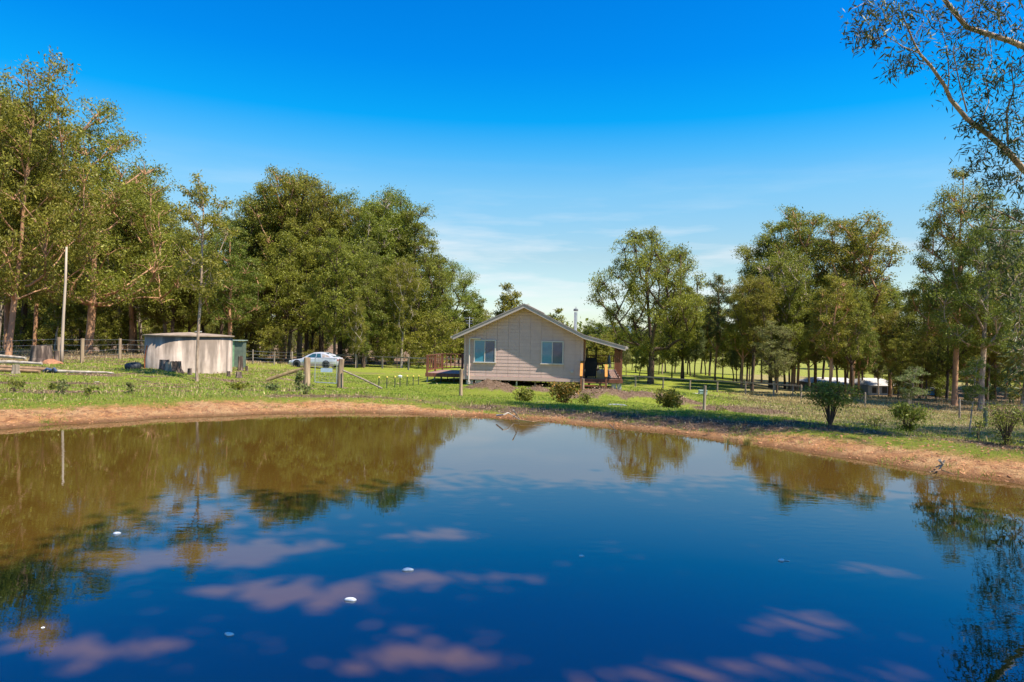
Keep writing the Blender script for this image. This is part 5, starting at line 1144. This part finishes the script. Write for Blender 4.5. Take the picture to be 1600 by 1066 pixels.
def stick(pts, r, label, m=LOGM, side=()):
    q = [onz(u, v, z) for u, v, z in pts]; b = MB(); r *= .6; b.tube([p - q[0] for p in q], [r * (1 - .6 * i_ / (len(q) - 1)) for i_ in range(len(q))], 6)
    for sp_ in side:
        q2 = [onz(u, v, z) - q[0] for u, v, z in sp_]; b.tube(q2, [r * .6, r * .45, r * .25][:len(q2)], 5)
    return tagp(b.build('driftwood', m, None, loc=q[0]), label, 'stick')
stick([(776, 649, .10), (787, 648, .16), (794, 645, .17), (803, 650, .08), (812, 656, .04)], .03, 'bent pale driftwood branch on the far bank under the cabin')
stick([(802, 641, .30), (807, 647, .20), (812, 655, .03)], .022, 'short forked driftwood leaning out of the far bank', side=([(807, 647, .20), (801, 653, .05)],))
stick([(812, 656, .05), (832, 659, .04), (850, 656, .06)], .018, 'thin dark stick at the waterline right of the driftwood', LOGB)
stick([(952, 663, .12), (958, 669, .05), (964, 674, .03)], .022, 'dark twig poking from the bank into the water', STUMP, side=([(960, 662, .13), (958, 669, .05)],))
stick([(1468, 719, .22), (1473, 726, .12), (1466, 735, .04)], .03, 'gnarled root on the orange right bank', LOGM, side=([(1476, 719, .18), (1473, 726, .12)], [(1473, 726, .12), (1462, 730, .06)]))
stick([(1452, 738, .05), (1470, 734, .06), (1490, 741, .05)], .015, 'thin stick lying at the waterline of the right bank', LOGB)
# white scraps floating
for k_, (u, v, w_, lb) in enumerate(((182, 834, .036, 'white float farthest left, inside the tree reflection'), (637, 891, .042, 'brightest white float near the middle of the pond'), (548, 938, .042, 'white float lower left of the brightest one'), (358, 992, .032, 'white float nearest the bottom left corner'), (908, 869, .024, 'small white float right of the pond middle'), (1221, 876, .036, 'white float with a thin tail at the right of the pond'), (67, 981, .012, 'tiny white speck floating at lower left'))):
    p = onz(u, v, 0); b = MB(); n = 14; w_ *= .82
    for z, s_ in ((-.008, .75), (.004, 1.0), (.014, .8), (.020, .35)):
        for k in range(n):
            a = 2 * math.pi * k / n; q = w_ * s_ * (1 + .24 * math.sin(2 * a + k_) + .14 * math.sin(3 * a + 2.3 * k_) + .08 * math.sin(7 * a + k_)); b.v.append((q * math.cos(a), q * .62 * math.sin(a), z * w_ / .04))
    for i_ in range(3):
        for k in range(n): b.f.append((i_ * n + k, i_ * n + (k + 1) % n, (i_ + 1) * n + (k + 1) % n, (i_ + 1) * n + k))
    b.f.append(tuple(3 * n + k for k in range(n)))
    if k_ == 5: b.tube([(w_ * .7, 0, .004), (w_ * 1.4, -.01, .004), (w_ * 2.0, -.012, .002)], .003, 5)
    tagp(b.build('white_float', FOAM, None, smooth=True, loc=(p.x, p.y, 0)), lb, 'float', 'white scraps floating on the pond')

# ------------------------------------------------------------------ ground cover
rg = np.random.default_rng(99)
def frust(n, d0, d1, p=1.0, um=(-60, 1660)):
    d = (d0 ** p + (d1 ** p - d0 ** p) * rg.random(n)) ** (1 / p); u = rg.uniform(um[0], um[1], n); return (u - 800) / F * d, d
def cells(x, y):
    z, sd, mm = height(x, y, True); zn = zones(x, y, sd, mm); return z, sd, mm, zn
GRS = leafmat('grass_blade', (0.20, 0.255, 0.028), (0.25, 0.295, 0.032), (0.32, 0.33, 0.06), trans=.3, objr=.10)
def blades(x, y, z, h, w, lean=.5):
    n = len(x); a = rg.random(n) * 6.283; hh = h * (.5 + rg.random(n)); ww = w * (.6 + .8 * rg.random(n)); b = rg.random(n) * 6.283
    V = np.empty((n, 3, 3)); V[:, 0] = np.stack([x - np.cos(a) * ww, y - np.sin(a) * ww, z - .01], -1); V[:, 1] = np.stack([x + np.cos(a) * ww, y + np.sin(a) * ww, z - .01], -1)
    V[:, 2] = np.stack([x + np.cos(b) * hh * lean, y + np.sin(b) * hh * lean, z + hh], -1); return V.reshape(-1, 3), np.arange(n * 3).reshape(n, 3)
x, y = frust(420000, 9.5, 46, 1.0); z, sd, mm, zn = cells(x, y)
pn = vnoise(x, y, 1.7, 2) * .5 + .5
keep = (sd > .9) & (rg.random(len(x)) < np.clip(1.0 - zn[:, 0] * 1.7 - zn[:, 1] * 1.6 - .25 * zn[:, 2], 0.0, 1)) & (mm < .25) & (rg.random(len(x)) < .35 + .9 * pn)
# not under the cabin, decks, tank
cx, cy = x - hx0, y - hy0; keep &= ~((cx > -3.2) & (cx < 9.4) & (cy > .2) & (cy < 14)); keep &= np.hypot(x - TC.x, y - TC.y) > TR + .02
x, y, z = x[keep], y[keep], z[keep]
V, Fq = blades(x, y, z, .024 + .0004 * y, .006 + .0004 * y)
# ragged tufts low on the bank
tx, ty = frust(2600, 8.5, 19, 1.0); tz_, tsd, _, tzn = cells(tx, ty); k_ = (tsd > .04) & (tsd < 2.0) & (vnoise(tx, ty, .9, 31) > .05); tx, ty, tsd = tx[k_], ty[k_], tsd[k_]
tx = np.repeat(tx, 34); ty = np.repeat(ty, 34); tx = tx + rg.normal(size=len(tx)) * .07; ty = ty + rg.normal(size=len(ty)) * .05
V2, F2 = blades(tx, ty, height(tx, ty), .045, .004, .7); V = np.concatenate([V, V2]); Fq = np.concatenate([Fq, F2 + len(V) - len(V2)])
tagp(link('grass', npmesh('grass', V, Fq, GRS)), 'short bright green grass on the banks and round the cabin', 'grass', kind='stuff')
DRYG = leafmat('dry_blade', (0.26, 0.19, 0.07), (0.37, 0.27, 0.11), (0.48, 0.37, 0.18), trans=.25)
x, y = frust(120000, 10, 66, 1.0); z, sd, mm, zn = cells(x, y)
keep = (sd > .5) & (rg.random(len(x)) < np.clip(zn[:, 2] * 1.3 - .06 - zn[:, 0] * .6 + .0, 0, 1)) & ~((x - hx0 > -3.2) & (x - hx0 < 9.4) & (y - hy0 > .2) & (y - hy0 < 14))
x, y, z = x[keep], y[keep], z[keep]; V, Fq = blades(x, y, z, .055 + .0016 * y, .004 + .0005 * y, .4)
tagp(link('dry_grass', npmesh('dry_grass', V, Fq, DRYG)), 'dry straw coloured grass', 'grass', kind='stuff')
LIT = leafmat('fallen_leaf', (0.11, 0.062, 0.036), (0.22, 0.135, 0.08), (0.36, 0.25, 0.16), trans=.05)
x, y = frust(200000, 8.5, 42, 0.7); z, sd, mm, zn = cells(x, y)
keep = (sd > .1) & (rg.random(len(x)) < np.clip(zn[:, 1] * 1.1 + .004 + .03 * zn[:, 0] + np.clip(mm - .15, 0, 1), 0, 1))
x, y, z = x[keep], y[keep], z[keep]; n = len(x); P = np.stack([x, y, z + .012], -1)
d = rg.normal(size=(n, 3)) * [1, 1, .35]; d /= np.linalg.norm(d, axis=1)[:, None]; s = rg.normal(size=(n, 3)) * [1, 1, .3]; s -= (s * d).sum(1)[:, None] * d; s /= np.linalg.norm(s, axis=1)[:, None]
l = ((.016 + .0017 * y) * (.6 + .8 * rg.random(n)))[:, None]; V = np.empty((n, 4, 3)); V[:, 0] = P; V[:, 1] = P + d * l * .5 + s * l * .22; V[:, 2] = P + d * l; V[:, 3] = P + d * l * .5 - s * l * .22
tagp(link('leaf_litter', npmesh('leaf_litter', V.reshape(-1, 3), np.arange(n * 4).reshape(n, 4), LIT)), 'fallen bark and leaves on the mulch mounds and bank', 'leaf litter', kind='stuff')
# clods and stones on the bare bank
x, y = frust(110000, 7.5, 20, 0.4); z, sd, mm, zn = cells(x, y)
keep = (sd > .02) & (sd < 3.0) & (rg.random(len(x)) < zn[:, 0] * .9); x, y, z = x[keep], y[keep], z[keep]; n = len(x)
o8 = np.array([(1, 0, 0), (-1, 0, 0), (0, 1, 0), (0, -1, 0), (0, 0, 1), (0, 0, -1)], float); f8 = np.array([(0, 2, 4), (2, 1, 4), (1, 3, 4), (3, 0, 4), (2, 0, 5), (1, 2, 5), (3, 1, 5), (0, 3, 5)])
sz = .006 + .022 * rg.random(n) ** 7; V = (o8[None] * (1 + .5 * (rg.random((n, 6, 1)) - .5)) * sz[:, None, None] * [1.2, 1.0, .7]) + np.stack([x, y, z], -1)[:, None]
CLOD = mat('clod_earth', (0.44, 0.215, 0.10), (0.24, 0.11, 0.055), 5, .95, .2, detail=2)
tagp(link('clods', npmesh('clods', V.reshape(-1, 3), (f8[None] + (np.arange(n) * 6)[:, None, None]).reshape(-1, 3), CLOD)), 'small clods and stones on the bare orange bank', 'clods', kind='stuff')
